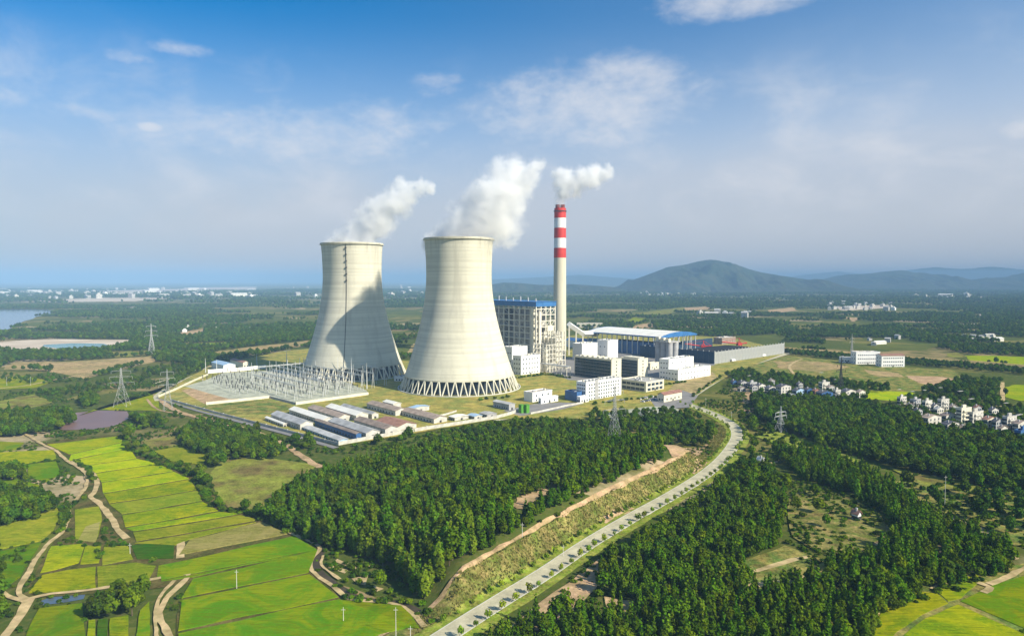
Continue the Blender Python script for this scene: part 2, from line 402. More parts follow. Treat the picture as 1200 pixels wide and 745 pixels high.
# ------------------------------------------------------------------ terrain
ROAD_PX = [(455, 790), (520, 747), (560, 721), (600, 696), (640, 671), (690, 637), (740, 607), (790, 579), (830, 553), (853, 531), (864, 511), (858, 498), (840, 487), (818, 478), (800, 472)]
ROAD = spline(gp(ROAD_PX), 5.0)
WOOD_A = gp([(312, 610), (318, 592), (350, 570), (400, 550), (470, 536), (560, 521), (640, 515), (700, 517), (770, 524), (812, 530), (840, 545), (800, 580), (700, 640), (600, 700), (540, 735), (515, 722), (495, 707), (478, 692), (470, 672), (440, 657), (400, 647), (372, 640), (345, 625)])
def road_dist(x, y): return seg_dist(x, y, [tuple(p) for p in ROAD[::2]] + [tuple(ROAD[-1])])
def side(x, y):      # positive on the wood side (left) of the road
    P = ROAD[::2]; b = np.full(x.shape, 1e12); s = np.zeros(x.shape)
    for i in range(len(P) - 1):
        vx, vy = P[i + 1] - P[i]; wx, wy = x - P[i][0], y - P[i][1]
        t = np.clip((wx * vx + wy * vy) / (vx * vx + vy * vy), 0, 1)
        d = (wx - t * vx) ** 2 + (wy - t * vy) ** 2
        s = np.where(d < b, vx * wy - vy * wx, s); b = np.minimum(b, d)
    return s
def height(x, y):
    x = np.asarray(x, float); y = np.asarray(y, float)
    near = (x > -330) & (x < 520) & (y > 150) & (y < 640)
    z = np.zeros(x.shape)
    if near.any():
        xs, ys = x[near], y[near]
        ins = inside(WOOD_A, xs, ys); dp = seg_dist(xs, ys, WOOD_A, True); dr = road_dist(xs, ys)
        h = smooth01(dp / 60.0) * (7.0 + 5.0 * fbm(xs / 70, ys / 70, 2.0)) + 6.0 * smooth01((dp - 2) / 14.0) * smooth01((60 - dr) / 40)
        h = np.minimum(h, np.maximum(0, 11 * smooth01((dr - 5.5) / 16.0)))
        h = np.where(ins, h, 0)
        z[near] = h
    return z
def hz(x, y): return float(height(np.array([x]), np.array([y]))[0])

def axis(fine, lo, hi, far):
    a = list(np.arange(lo, hi + .1, fine)); s = fine; v = hi
    while v < far: s *= 1.25; v += s; a.append(v)
    s = fine; v = lo; pre = []
    while v > -far: s *= 1.25; v -= s; pre.append(v)
    return np.array(pre[::-1] + a)
gx, gy = axis(5.0, -200, 330, 40000), axis(5.0, 190, 640, 40000)
GX, GY = np.meshgrid(gx, gy); GZ = height(GX, GY)
nx, ny = len(gx), len(gy)
ii = (np.arange(ny - 1)[:, None] * nx + np.arange(nx - 1)[None, :]).ravel()
gm = bpy.data.materials.new('countryside'); gm.use_nodes = True
T = NT(gm.node_tree); b = T.n['Principled BSDF']; b.inputs['Roughness'].default_value = .95; b.inputs['Specular IOR Level'].default_value = 0
co = T.new('ShaderNodeTexCoord').outputs['Object']
wob = T.vmath('ADD', co, T.vmath('SCALE', T.noise(co, .004, 3.0, .5, out=1), None)); wob.node.inputs[1].default_value = (0, 0, 0)
sc_ = [n for n in T.n if n.bl_idname == 'ShaderNodeVectorMath' and n.operation == 'SCALE'][0]; sc_.inputs['Scale'].default_value = 120.0
T.l.new(sc_.outputs[0], wob.node.inputs[1])
vo = T.new('ShaderNodeTexVoronoi'); T.l.new(wob, vo.inputs['Vector']); vo.inputs['Scale'].default_value = 1 / 95.0
sr = T.new('ShaderNodeSeparateColor'); T.l.new(vo.outputs['Color'], sr.inputs[0])
plots = T.ramp(sr.outputs[0], [(0, (.06, .09, .015)), (.30, (.11, .13, .02)), (.5, (.19, .17, .045)), (.68, (.09, .12, .018)), (.84, (.28, .21, .10)), (.95, (.42, .33, .20))], 'CONSTANT')
n1 = T.noise(co, .02, 6.0, .65); n2 = T.noise(co, .25, 5.0, .65)
k = T.mix(T.smooth(n1, .40, .62), plots, (.075, .095, .018))
k = T.mix(T.math('MULTIPLY', T.smooth(n2, .45, .7), .55), k, (.17, .14, .045))
T.put(b.inputs['Base Color'], k)
bn = T.new('ShaderNodeBump'); bn.inputs['Distance'].default_value = .4; T.l.new(n2, bn.inputs['Height']); T.l.new(bn.outputs[0], b.inputs['Normal'])
ground = struct(link('ground', np_mesh('ground', np.stack([GX.ravel(), GY.ravel(), GZ.ravel()], 1), np.stack([ii, ii + 1, ii + nx + 1, ii + nx], 1), gm)))
ground.data.polygons.foreach_set('use_smooth', [True] * len(ground.data.polygons))

def wobble(poly, amp, step):
    out = []; n = len(poly)
    for i in range(n):
        a, c = np.array(poly[i], float), np.array(poly[(i + 1) % n], float)
        L = np.linalg.norm(c - a); k = max(1, int(L / step)); nrm = np.array((-(c - a)[1], (c - a)[0])) / (L + 1e-9)
        for j in range(k):
            p = a + (c - a) * j / k
            w = (fbm(np.array(p[0] / step / 2.5), np.array(p[1] / step / 2.5), 9.0, 3) - .5) * 2 * amp
            out.append(tuple(p + nrm * w))
    return out
Z_USED = [0.02]; RB = [0.0]
CROPS = []
def sheet(name, px, m, amp=None, step=None, z=None, world=False, kind=True):
    P = px if world else gp(px)
    D = np.mean([p[1] for p in P]); amp = D * .006 if amp is None else amp; step = D * .012 if step is None else step
    P = wobble(P, amp, step) if amp else P
    if z is None: Z_USED[0] += 0.006; z = Z_USED[0] + D * 4e-5
    mb = MB(); mb.add([(x, y, z) for x, y in P], [tuple(range(len(P)))])
    me = mb.mesh(name, m)
    if me.polygons[0].normal.z < 0: me.flip_normals()
    o = link(name, me)
    return struct(o) if kind else o
def slab(name, P, m, h=.4, z0=-.05):
    Z_USED[0] += .004; h += Z_USED[0] * .5; CROPS.append(P)
    a = 0
    for i in range(len(P)): x1, y1 = P[i]; x2, y2 = P[(i + 1) % len(P)]; a += x1 * y2 - x2 * y1
    if a < 0: P = P[::-1]
    mb = MB().prism(P, z0, h); return struct(mb.build(name, m))
def ribbon(name, path, d0, d1, m, z=.1, n=1, jit=0.0, drape=True, close=None):
    RB[0] += .006; z += RB[0]
    path = np.asarray(path, float); t = np.gradient(path, axis=0); t /= np.linalg.norm(t, axis=1)[:, None] + 1e-9
    nr = np.stack([-t[:, 1], t[:, 0]], 1)          # left of travel
    V = []; k = len(path)
    for j in range(n + 1):
        d = d0 + (d1 - d0) * j / n
        dd = np.full(k, d)
        if jit and j in (0, n): dd = dd + (fbm(path[:, 0] / 6 + j * 9, path[:, 1] / 6, 4.0, 3) - .5) * 2 * jit
        p = path + nr * dd[:, None]; zz = (height(p[:, 0], p[:, 1]) if drape else 0) + z
        V.append(np.stack([p[:, 0], p[:, 1], np.broadcast_to(zz, (k,))], 1))
    V = np.concatenate(V); F_ = []
    for j in range(n):
        i = np.arange(k - 1); F_.append(np.stack([j * k + i, j * k + i + 1, (j + 1) * k + i + 1, (j + 1) * k + i], 1))
    F_ = np.concatenate(F_)
    if d1 > d0: pass
    else: F_ = F_[:, ::-1]
    return struct(link(name, np_mesh(name, V, F_, m)))
def drape(name, P, m, cell=2.5, z=.3):
    P = np.array(P); x = np.arange(P[:, 0].min(), P[:, 0].max() + cell, cell); y = np.arange(P[:, 1].min(), P[:, 1].max() + cell, cell)
    X, Y = np.meshgrid(x, y); X = X + (hash2(X, Y, 1) - .5) * cell * .5; Y = Y + (hash2(X, Y, 2) - .5) * cell * .5
    c = inside([tuple(p) for p in P], (X[:-1, :-1] + X[1:, 1:]) / 2, (Y[:-1, :-1] + Y[1:, 1:]) / 2).ravel()
    w = len(x); i = (np.arange(len(y) - 1)[:, None] * w + np.arange(w - 1)[None, :]).ravel()[c]
    Zz = height(X, Y) + z
    me = np_mesh(name, np.stack([X.ravel(), Y.ravel(), Zz.ravel()], 1), np.stack([i, i + 1, i + w + 1, i + w], 1), m)
    return struct(link(name, me))

# ------------------------------------------------------------------ far hills
def hill_range(name, D, px, crest, depth, m, seed, rough=1.0, zmin=-5):
    # crest: list of (pixel x, pixel y) outline at distance D, made into a real ridge with spurs
    xs = np.linspace(px[0], px[1], 220); cyx = np.interp(xs, [c[0] for c in crest], [c[1] for c in crest])
    Xc = np.array([at_depth(a, b_, D).x for a, b_ in zip(xs, cyx)]); Zc = np.array([at_depth(a, b_, D).z for a, b_ in zip(xs, cyx)])
    v = np.linspace(-1, 1, 70); U, Vv = np.meshgrid(Xc, v); Z = np.broadcast_to(Zc, U.shape)
    Y = D + Vv * depth
    n = fbm(U / (depth * .16) + seed, Y / (depth * .42), seed, 6) - .5; rid = 1 - 2 * np.abs(fbm(U / (depth * .22), Y / (depth * .8), seed + 5, 5) - .5)
    prof = np.clip(1 - np.abs(Vv) ** 1.15, 0, 1)
    H = Z * (prof * (1 + .0 * n)) + Z * (n * .8 + (rid - .8) * .75) * rough * np.clip(np.abs(Vv) * 2.2, 0, 1) * np.sqrt(np.clip(prof, 0, 1)) + Z * n * .10
    H = np.where(np.abs(Vv) > .985, zmin, np.maximum(H, zmin))
    w = len(xs); i = (np.arange(69)[:, None] * w + np.arange(w - 1)[None, :]).ravel()
    o = struct(link(name, np_mesh(name, np.stack([U.ravel(), Y.ravel(), H.ravel()], 1), np.stack([i, i + 1, i + w + 1, i + w], 1), m)))
    o.data.polygons.foreach_set('use_smooth', [True] * len(o.data.polygons)); return o
M['hill'] = mat('wooded_hill', (.028, .05, .022), .95, 0, .008, c2=(.06, .065, .035), bump=18, bscale=.02, detail=8, spec=0)
hill_range('hill', 6500, (715, 985), [(715, 340), (728, 334), (742, 328), (760, 321), (782, 313), (805, 309), (820, 306), (832, 304.5), (845, 306), (862, 310), (885, 317), (905, 321), (930, 326), (955, 330), (990, 337)], 1300, M['hill'], 3.0)
hill_range('hill', 8200, (950, 1180), [(950, 336), (975, 328), (1000, 322), (1020, 320), (1040, 318), (1055, 317), (1070, 319), (1095, 324), (1120, 329), (1150, 333), (1180, 337)], 1400, M['hill'], 8.0)
hill_range('hill', 7600, (1090, 1330), [(1090, 337), (1125, 331), (1150, 327), (1180, 324), (1210, 319), (1260, 315), (1330, 326)], 1200, M['hill'], 12.0)
hill_range('hill', 15500, (900, 1400), [(900, 329), (945, 322), (980, 318), (1010, 321), (1060, 317), (1095, 313), (1130, 315), (1160, 313), (1200, 316), (1260, 312), (1330, 318), (1400, 324)], 2600, M['hill'], 21.0, .6)
hill_range('hill', 6000, (560, 740), [(560, 336), (590, 331), (610, 331.5), (640, 334), (670, 333), (690, 334), (715, 336), (740, 340)], 700, M['hill'], 17.0)
hill_range('hill', 14500, (520, 800), [(520, 330), (580, 327), (630, 325), (680, 322), (720, 325), (800, 330)], 2200, M['hill'], 27.0, .5)

# ------------------------------------------------------------------ water and open ground far off
EXCL = []
def patch(name, px, m, excl=True, **kw):
    o = sheet(name, px, m, **kw)
    if excl: EXCL.append(gp(px))
    return o
patch('lake', [(-140, 366), (-40, 363), (40, 362), (68, 364), (60, 368), (42, 371), (30, 376), (22, 381), (8, 386), (-30, 392), (-150, 398)], M['lake'], amp=10, step=60)
patch('sand_flat', [(-30, 403), (20, 399), (60, 397), (110, 398), (157, 398), (150, 404), (128, 409), (90, 413), (40, 413), (-20, 417)], M['sand'])
sheet('pond', [(52, 404), (85, 402), (122, 402.5), (130, 406), (112, 410), (75, 409), (55, 407)], M['turq'])
for i, (pts, mm) in enumerate([
    ([(40, 352), (120, 349), (210, 349), (160, 353), (60, 354)], 'sand'), ([(60, 343), (180, 339), (300, 337), (290, 340), (150, 344)], 'sand'),
    ([(215, 337), (300, 336), (298, 339), (220, 341)], 'sand'), ([(140, 361), (165, 360), (155, 363)], 'sand'), ([(20, 341), (75, 342), (50, 345)], 'sand'),
    ([(0, 433), (20, 424), (70, 424), (120, 421), (180, 417), (182, 424), (120, 437), (100, 444), (55, 434)], 'brownfield'),
    ([(128, 412), (178, 411), (170, 417), (132, 419)], 'olive'), ([(203, 391), (240, 385), (238, 393), (215, 395)], 'soil_pink'),
    ([(210, 403), (280, 401), (300, 402), (250, 407), (215, 407)], 'rice_mid'), ([(240, 414), (290, 407), (345, 401), (372, 398), (365, 404), (300, 415), (250, 419)], 'brownfield'),
    ([(445, 352), (490, 349), (488, 353)], 'sand'), ([(480, 405), (500, 398), (500, 410), (478, 414)], 'brownfield'),
    ([(735, 369), (800, 360), (815, 362), (770, 370)], 'olive'), ([(730, 380), (742, 372), (757, 373), (752, 380)], 'rice_mid'), ([(735, 384), (762, 378), (766, 382), (755, 386)], 'soil_pink'),
    ([(800, 361), (828, 359), (832, 362), (805, 364)], 'soil_pink'), ([(900, 363), (930, 360), (935, 364), (905, 367)], 'soil_pink'), ([(1050, 367), (1063, 368), (1050, 370)], 'soil_pink'),
    ([(930, 386), (962, 387), (940, 389)], 'sand'), ([(1120, 380), (1152, 379), (1150, 382), (1125, 383)], 'sand'), ([(985, 371), (1012, 373), (1000, 377)], 'soil_pink'), ([(1135, 370), (1152, 368), (1150, 373)], 'sand'),
    ([(1140, 348), (1180, 347), (1150, 351)], 'sand'), ([(975, 360), (1045, 357), (1040, 361), (990, 364)], 'sand'), ([(1065, 348), (1130, 347), (1090, 350)], 'sand'),
    ([(1130, 417), (1160, 417), (1215, 419), (1230, 429), (1170, 427), (1138, 424)], 'rice_bright'), ([(1108, 414), (1130, 413), (1128, 419), (1112, 419)], 'olive'),
    ([(850, 446), (870, 430), (925, 417), (1000, 424), (1060, 430), (1120, 434), (1128, 445), (1100, 455), (1080, 466), (1040, 470), (980, 462), (940, 450), (890, 452)], 'scrub'),
    ([(938, 458), (975, 456), (1020, 458), (1070, 460), (1078, 466), (1050, 470), (1010, 467), (960, 464)], 'rice_bright'),
    ([(1060, 440), (1100, 441), (1128, 445), (1105, 455), (1080, 450)], 'soil'), ([(1012, 433), (1050, 437), (1060, 442), (1030, 442)], 'brownfield'), ([(905, 423), (960, 424), (1000, 430), (960, 436), (915, 432)], 'brownfield'),
    ([(1178, 455), (1190, 451), (1225, 452), (1230, 467), (1195, 470), (1180, 466)], 'rice_bright'), ([(1188, 487), (1200, 484), (1230, 486), (1225, 494), (1196, 493)], 'rice_bright'),
    ([(880, 474), (866, 470), (875, 458), (893, 462), (889, 472)], 'soil_pink'), ([(862, 480), (885, 478), (880, 486)], 'soil'),
    ([(66, 498), (85, 484), (115, 481), (150, 482), (152, 488), (140, 498), (110, 503), (75, 504)], 'mud'),
    ([(90, 488), (150, 470), (180, 462), (196, 452), (186, 466), (190, 482), (150, 481), (110, 480)], 'rice_mid'),
    ([(0, 470), (40, 462), (60, 472), (20, 482), (-20, 482)], 'olive'), ([(-30, 445), (30, 440), (60, 448), (40, 455), (-30, 458)], 'rice_mid')]):
    patch('lake' if mm == 'mud' else ('field' if mm[:4] in ('rice', 'oliv', 'brow', 'scru') else 'bare_ground'), pts, M[mm])
sheet('track', [(1171, 470), (1173, 448), (1176, 448), (1177, 470)], M['path'], amp=0)
patch('track', [(1172, 471), (1172, 448), (1177, 448), (1178, 471)], M['path'], amp=0)

# ------------------------------------------------------------------ rice paddies
def strips(L, Rr, mats, gap=1.3, name='rice_paddy', bow=0.0):
    for i in range(len(L) - 1):
        a, b_, c, d = (np.array(g(*p)) for p in (L[i], Rr[i], Rr[i + 1], L[i + 1]))
        poly = []
        n = 8
        def edge(p, q, k):
            for j in range(n):
                t = j / n; w = (vnoise(np.array(t * 3 + k), np.array(k * 1.7), 3.0) - .5) * 2.4 * math.sin(math.pi * t)
                poly.append(p + (q - p) * t + np.array((0, w)))
        cen = (a + b_ + c + d) / 4
        def ins(p, q):   # shift an edge inwards by gap/2
            nrm = np.array((-(q - p)[1], (q - p)[0])); nrm /= np.linalg.norm(nrm) + 1e-9
            return nrm * (gap / 2 * (1 if np.dot(nrm, cen - (p + q) / 2) > 0 else -1))
        o1, o2 = ins(a, b_), ins(d, c)
        edge(a + o1, b_ + o1, i); poly.append(b_ + o1); poly.append(c + o2)
        edge(c + o2, d + o2, i + 1); poly.append(d + o2)
        slab(name, [tuple(p) for p in poly], M[mats[i % len(mats)]], .45)
BASE_L = sheet('field', [(48, 520), (90, 512), (145, 509), (165, 530), (205, 546), (235, 562), (262, 595), (300, 606), (345, 626), (378, 648), (366, 664), (400, 703), (470, 710), (500, 738), (500, 800), (205, 800), (208, 720), (222, 684), (180, 690), (60, 700), (25, 700), (60, 640), (90, 590), (108, 560), (80, 534)], M['bund'], amp=.6, step=6)
L1 = [(55, 521), (82, 533), (82, 540), (97, 546), (112, 555), (119, 566), (121, 579), (128, 591), (143, 604), (147, 619), (156, 624), (160, 636)]
R1 = [(141, 511), (147, 518), (151, 526), (160, 538), (186, 544), (203, 553), (222, 562), (231, 575), (237, 588), (256, 600), (281, 603.5), (304, 611)]
strips(L1, R1, ['rice_bright', 'rice_bright', 'rice_bright', 'rice_bright', 'rice_bright', 'rice_bright', 'rice_mid', 'rice_olive', 'rice_mid', 'rice_mid', 'rice_olive'], 2.5)
strips([(158, 637), (206, 640)], [(300, 612.5), (222, 633)], ['rice_olive'], .6)
strips([(222, 633), (210, 652)], [(306, 612), (337, 627)], ['rice_dry'], 1.2)
strips([(188, 663), (189, 681), (226, 678)], [(345, 628.5), (371, 645), (371, 645.5)], ['rice_green', 'rice_green'], 1.2)
strips([(226, 678), (213, 703), (209, 742), (212, 800)], [(371, 645), (362, 673), (397, 702), (486, 737)], ['rice_green', 'rice_green', 'rice_green', 'rice_green'], 2.0)
sheet('rice_paddy', [(398, 704), (470, 711), (482, 722), (492, 738), (430, 735)], M['rice_green'], z=.62, amp=0)
# the plots in the lower left
for px, mm in [([(154, 640), (205, 634), (203, 655), (160, 656)], 'rice_dark'), ([(60, 641), (100, 638), (92, 660), (66, 668), (48, 672)], 'rice_mid'), ([(100, 640), (118, 641), (116, 660), (95, 662)], 'rice_mid'),
               ([(122, 642), (150, 640), (156, 656), (120, 663)], 'rice_olive'), ([(50, 675), (80, 669), (112, 665), (112, 690), (70, 694), (34, 696)], 'rice_mid'), ([(114, 665), (160, 660), (182, 664), (174, 680), (150, 686), (114, 690)], 'rice_olive'),
               ([(186, 664), (200, 661), (198, 674), (184, 680)], 'rice_green'), ([(88, 598), (116, 594), (120, 610), (112, 636), (88, 632)], 'rice_olive'), ([(100, 618), (118, 612), (112, 636), (92, 634)], 'rice_dry'),
               ([(0, 518), (28, 519), (20, 527), (-10, 530), (-30, 524)], 'rice_green'), ([(30, 529), (62, 528), (66, 538), (30, 543), (-30, 546), (-20, 532)], 'rice_mid'), ([(32, 545), (66, 541), (70, 556), (54, 565), (34, 560)], 'rice_green'),
               ([(-20, 566), (20, 562), (50, 570), (46, 576), (-20, 576)], 'rice_green'), ([(-20, 624), (40, 606), (66, 594), (70, 606), (62, 622), (46, 634), (-20, 648)], 'rice_olive'), ([(-20, 652), (48, 636), (36, 655), (24, 676), (4, 690), (-20, 690)], 'rice_green'),
               ([(46, 714), (96, 708), (100, 745), (96, 790), (20, 790), (30, 745)], 'rice_green'), ([(104, 728), (112, 727), (108, 790), (98, 790)], 'rice_mid'), ([(115, 727), (126, 726), (124, 790), (112, 790)], 'rice_dark'), ([(129, 726), (150, 722), (150, 790), (128, 790)], 'rice_mid'),
               ([(164, 716), (176, 706), (176, 740), (164, 790), (154, 790)], 'rice_green'),
               ([(166, 517), (205, 511), (212, 522), (178, 526)], 'olive'), ([(180, 529), (213, 523), (248, 535), (238, 545), (200, 541)], 'rice_olive'),
               ([(245, 556), (262, 538), (310, 536), (372, 545), (352, 562), (325, 580), (310, 596), (270, 598), (254, 580)], 'olive')]:
    P = wobble(gp(px), .5, 5.0)
    slab('crop_field', P, M[mm], .35 if mm.startswith('rice') else .12)
# bottom right paddies
sheet('field', [(1020, 722), (1060, 690), (1120, 681), (1180, 664), (1300, 640), (1500, 700), (1300, 820), (980, 820)], M['scrub'], amp=1, step=6)
for px, mm in [([(1034, 716), (1066, 693), (1098, 697), (1110, 708), (1080, 722), (1050, 742), (1020, 790), (1000, 790)], 'rice_mid'), ([(1102, 688), (1140, 672), (1152, 680), (1126, 702), (1112, 706), (1100, 696)], 'rice_mid'),
               ([(1126, 706), (1160, 688), (1300, 648), (1360, 690), (1260, 742), (1200, 738)], 'rice_green'), ([(1060, 745), (1084, 726), (1122, 710), (1200, 744), (1250, 800), (1030, 800)], 'rice_mid')]:
    slab('rice_paddy', wobble(gp(px), .5, 5), M[mm], .4)

# ------------------------------------------------------------------ tracks
TRACKS = []
def track(px, w, m='path', z=.56, jit=.7, name='track'):
    w *= .78; TRACKS.append((spline(gp(px), 8), w))
    return ribbon(name, spline(gp(px), 2.5), -w / 2, w / 2, M[m], z, 1, jit, False)
track([(28, 508), (48, 520), (66, 529), (76, 538), (88, 546), (99, 553), (102, 562), (100, 572), (92, 583), (82, 595), (80, 610), (70, 627), (55, 640), (38, 663), (23, 693), (32, 706)], 2.4)
track([(34, 703), (22, 725), (4, 748), (-20, 780)], 4.0)
track([(-20, 688), (0, 694), (18, 703), (36, 708)], 2.4)
track([(84, 541), (100, 550), (110, 557), (113, 566), (111, 577), (106, 583), (116, 590), (124, 600), (132, 611), (138, 622), (149, 632)], 3.4)
track([(34, 703), (60, 697), (110, 692), (155, 684), (190, 678), (221, 674), (210, 688), (196, 702), (189, 714), (187, 725), (198, 745), (210, 780)], 2.6)
track([(204, 681), (192, 695), (184, 710), (182, 726), (184, 745), (190, 780)], 1.5)
track([(210, 629), (212, 640), (211, 655)], 3.4)
track([(336, 624), (360, 634), (374, 643), (366, 655), (363, 664), (372, 676), (395, 692), (408, 703), (440, 706), (466, 710), (484, 720), (497, 736)], 2.2)
track([(378, 652), (377, 663), (388, 672), (398, 680)], 1.4)
ribbon('stream', spline(gp([(352, 628), (376, 642), (372, 655), (370, 663), (380, 676), (402, 692), (425, 703), (460, 706), (490, 716), (508, 730)]), 3), -1.5, 1.5, M['wet'], .30, 1, .6, False)
sheet('pond', [(48, 704), (60, 700), (100, 696), (98, 702), (70, 707), (50, 709)], M['lake'], amp=.2, step=3, z=.2)
for px in ([(395, 655), (420, 665), (418, 668), (392, 658)], [(386, 662), (408, 668), (404, 672), (384, 665)], [(412, 678), (432, 674), (428, 686), (418, 684)], [(438, 686), (450, 690), (440, 694)], [(428, 658), (438, 664), (434, 666)]):
    sheet('bare_ground', px, M['path'], amp=.3, step=3, z=.2)
# dry bench beside the plant fence, lower left of it
track([(182, 462), (200, 478), (240, 492), (290, 503), (330, 519), (352, 534), (375, 548)], 6.0, 'soil_pink', .3, 1.2)
track([(172, 468), (185, 480), (215, 486), (250, 494)], 2.5, 'soil', .36, .5)
track([(-10, 456), (30, 452), (70, 444), (110, 437), (150, 432)], 4.0, 'path', .3)
track([(180, 450), (205, 442), (225, 435), (245, 431)], 3.0, 'road', .3, .2)
track([(340, 410), (300, 419), (270, 424), (245, 430), (236, 436), (216, 445), (196, 455), (183, 464), (184, 470)], 4.5, 'road', .32, .2)
track([(280, 418), (330, 412), (372, 408)], 3.5, 'road', .32, .2)
track([(930, 438), (925, 430), (932, 424), (940, 421)], 4.0, 'path', .4)

# ------------------------------------------------------------------ the curving road, its cut slope and verges
ribbon('road', ROAD, -3.7, 3.7, M['road'], .22, 2, 0)
for d in (-3.85, 3.85):
    kr = MB(); t = np.gradient(ROAD, axis=0); t /= np.linalg.norm(t, axis=1)[:, None]; nr = np.stack([-t[:, 1], t[:, 0]], 1)
    a, c = ROAD + nr * (d - .15), ROAD + nr * (d + .15); n = len(ROAD)
    kr.v = [(p[0], p[1], .0) for p in a] + [(p[0], p[1], .0) for p in c] + [(p[0], p[1], .35) for p in a] + [(p[0], p[1], .35) for p in c]
    for i in range(n - 1):
        kr.f += [(i, i + 1, 2 * n + i + 1, 2 * n + i), (n + i + 1, n + i, 3 * n + i, 3 * n + i + 1), (2 * n + i, 2 * n + i + 1, 3 * n + i + 1, 3 * n + i)]
    kr.m = [0] * len(kr.f); struct(kr.build('kerb', M['kerb']))
ribbon('verge', ROAD, 4.0, 8.5, M['verge'], .20, 4, .5)
ribbon('verge', ROAD, -8.0, -4.0, M['verge'], .16, 3, .9)
ribbon('cut_slope', ROAD[2:72], 8.2, 15.2, M['slope'], .22, 8, .6)
ribbon('bench', ROAD[2:66], 15.2, 16.9, M['soil_pink'], .34, 5, 1.3)
drape('clearing', gp([(598, 622), (612, 608), (640, 600), (658, 598), (650, 606), (628, 616), (612, 628)]), M['soil_pink'])
drape('clearing', gp([(770, 536), (790, 526), (840, 524), (850, 532), (838, 546), (815, 556), (790, 552)]), M['soil_pink'])
drape('clearing', gp([(702, 612), (722, 597), (745, 596), (738, 606), (716, 618)]), M['soil_pink'])
drape('clearing', gp([(690, 524), (735, 520), (742, 528), (700, 533)]), M['soil'])
drape('clearing', gp([(716, 511), (740, 507), (752, 511), (735, 517)]), M['soil_pink'])
sheet('bare_ground', [(588, 742), (640, 702), (672, 680), (702, 655), (712, 662), (698, 690), (672, 716), (630, 740)], M['soil_pink'], amp=1.0, step=5)
sheet('bare_ground', [(708, 700), (742, 706), (738, 726), (712, 722)], M['soil_pink'], amp=1.0, step=5)
sheet('field', [(920, 584), (950, 574), (1000, 585), (1034, 604), (1036, 630), (1005, 650), (960, 648), (930, 630)], M['slope'], amp=2, step=8)
sheet('field', [(860, 665), (920, 640), (975, 660), (960, 680), (890, 696)], M['scrub'], amp=2, step=8)
for px in ([(868, 672), (885, 668), (925, 655), (945, 652), (947, 655), (910, 665), (872, 676)], [(872, 686), (920, 680), (958, 672), (960, 675), (900, 688), (876, 690)], [(1108, 640), (1125, 632), (1132, 638), (1116, 646)], [(1176, 652), (1190, 648), (1194, 656), (1180, 658)]):
    sheet('bare_ground', px, M['path'], amp=.5, step=4)
sheet('field', [(1040, 565), (1100, 560), (1180, 568), (1280, 575), (1300, 640), (1190, 640), (1150, 618), (1110, 604), (1080, 590)], M['scrub'], amp=2, step=8)
sheet('field', [(885, 512), (905, 505), (960, 520), (1010, 540), (990, 548), (930, 530)], M['verge'], amp=2, step=8)
sheet('field', [(1040, 548), (1110, 562), (1180, 574), (1170, 580), (1090, 572)], M['olive'], amp=1, step=8)
for px, w in (([(1022, 724), (1045, 708), (1068, 702)], 2.4), ([(1092, 692), (1115, 682), (1138, 675)], 2.0), ([(1158, 686), (1180, 678), (1210, 664), (1300, 640)], 3.0), ([(1146, 684), (1160, 690), (1152, 696)], 3.0), ([(880, 548), (905, 543), (915, 540)], 3)):
    track(px, w, 'path', .62 if px[0][1] > 600 else .3)
# long railway embankment right of the plant
E = spline(gp([(905, 411), (960, 415), (1050, 422), (1130, 428), (1200, 434), (1330, 446)]), 12.0)
t = np.gradient(E, axis=0); t /= np.linalg.norm(t, axis=1)[:, None]; nr = np.stack([-t[:, 1], t[:, 0]], 1); n = len(E)
prof = [(-14, 0), (-6, 6.5), (6, 6.5), (16, 0)]
V = np.concatenate([np.column_stack([E + nr * d, np.full(n, z)]) for d, z in prof]); i = np.arange(n - 1)
emb = struct(link('embankment', np_mesh('embankment', V, np.concatenate([np.stack([j * n + i, j * n + i + 1, (j + 1) * n + i + 1, (j + 1) * n + i], 1) for j in range(3)]), M['brownfield'])))
EXCL.append([tuple(p) for p in np.concatenate([E + nr * -14, (E + nr * 16)[::-1]])])
EMB = (E, nr)

# ------------------------------------------------------------------ plant grounds
PLANT_PX = [(185, 467), (240, 483), (330, 505), (397, 523), (470, 511), (580, 492), (640, 490), (700, 492), (760, 488), (800, 476), (826, 456), (860, 437), (925, 412), (860, 396), (700, 388), (560, 414), (480, 424), (372, 408), (330, 412), (245, 430), (215, 446)]
sheet('plant_ground', PLANT_PX, M['lawn'], amp=.5, step=12)
EXCL.append(gp(PLANT_PX))
sheet('yard', [(300, 490), (345, 478), (432, 468), (470, 470), (520, 478), (560, 486), (582, 490), (470, 508), (397, 521), (330, 503)], M['yard'], amp=.8, step=8)
sheet('yard', [(236, 478), (260, 466), (313, 470), (345, 477), (330, 486), (270, 486)], M['scrub'], amp=1, step=8)
sheet('bare_ground', [(213, 458), (226, 455), (262, 465), (300, 469), (240, 474)], M['soil_pink'], amp=1, step=8)
sheet('gravel_yard', [(216, 453), (238, 447), (262, 437), (330, 434), (398, 445), (430, 458), (432, 463), (348, 474), (318, 466), (268, 468)], M['gravel'], amp=.3, step=10)
sheet('yard', [(600, 440), (655, 436), (700, 448), (760, 446), (800, 450), (790, 465), (740, 470), (690, 474), (660, 470), (640, 455)], M['lawn'], amp=.5)
sheet('yard', [(660, 420), (740, 412), (820, 412), (838, 428), (770, 448), (668, 446), (640, 436)], M['asphalt'], amp=.5)
sheet('yard', [(590, 482), (625, 474), (655, 472), (685, 473), (660, 480), (610, 488)], M['asphalt'], amp=.3)
sheet('yard', [(795, 445), (835, 436), (842, 444), (815, 462), (796, 468), (780, 462)], M['yard'], amp=.5)
sheet('yard', [(760, 466), (800, 458), (818, 464), (808, 478), (770, 480)], M['asphalt'], amp=.3)
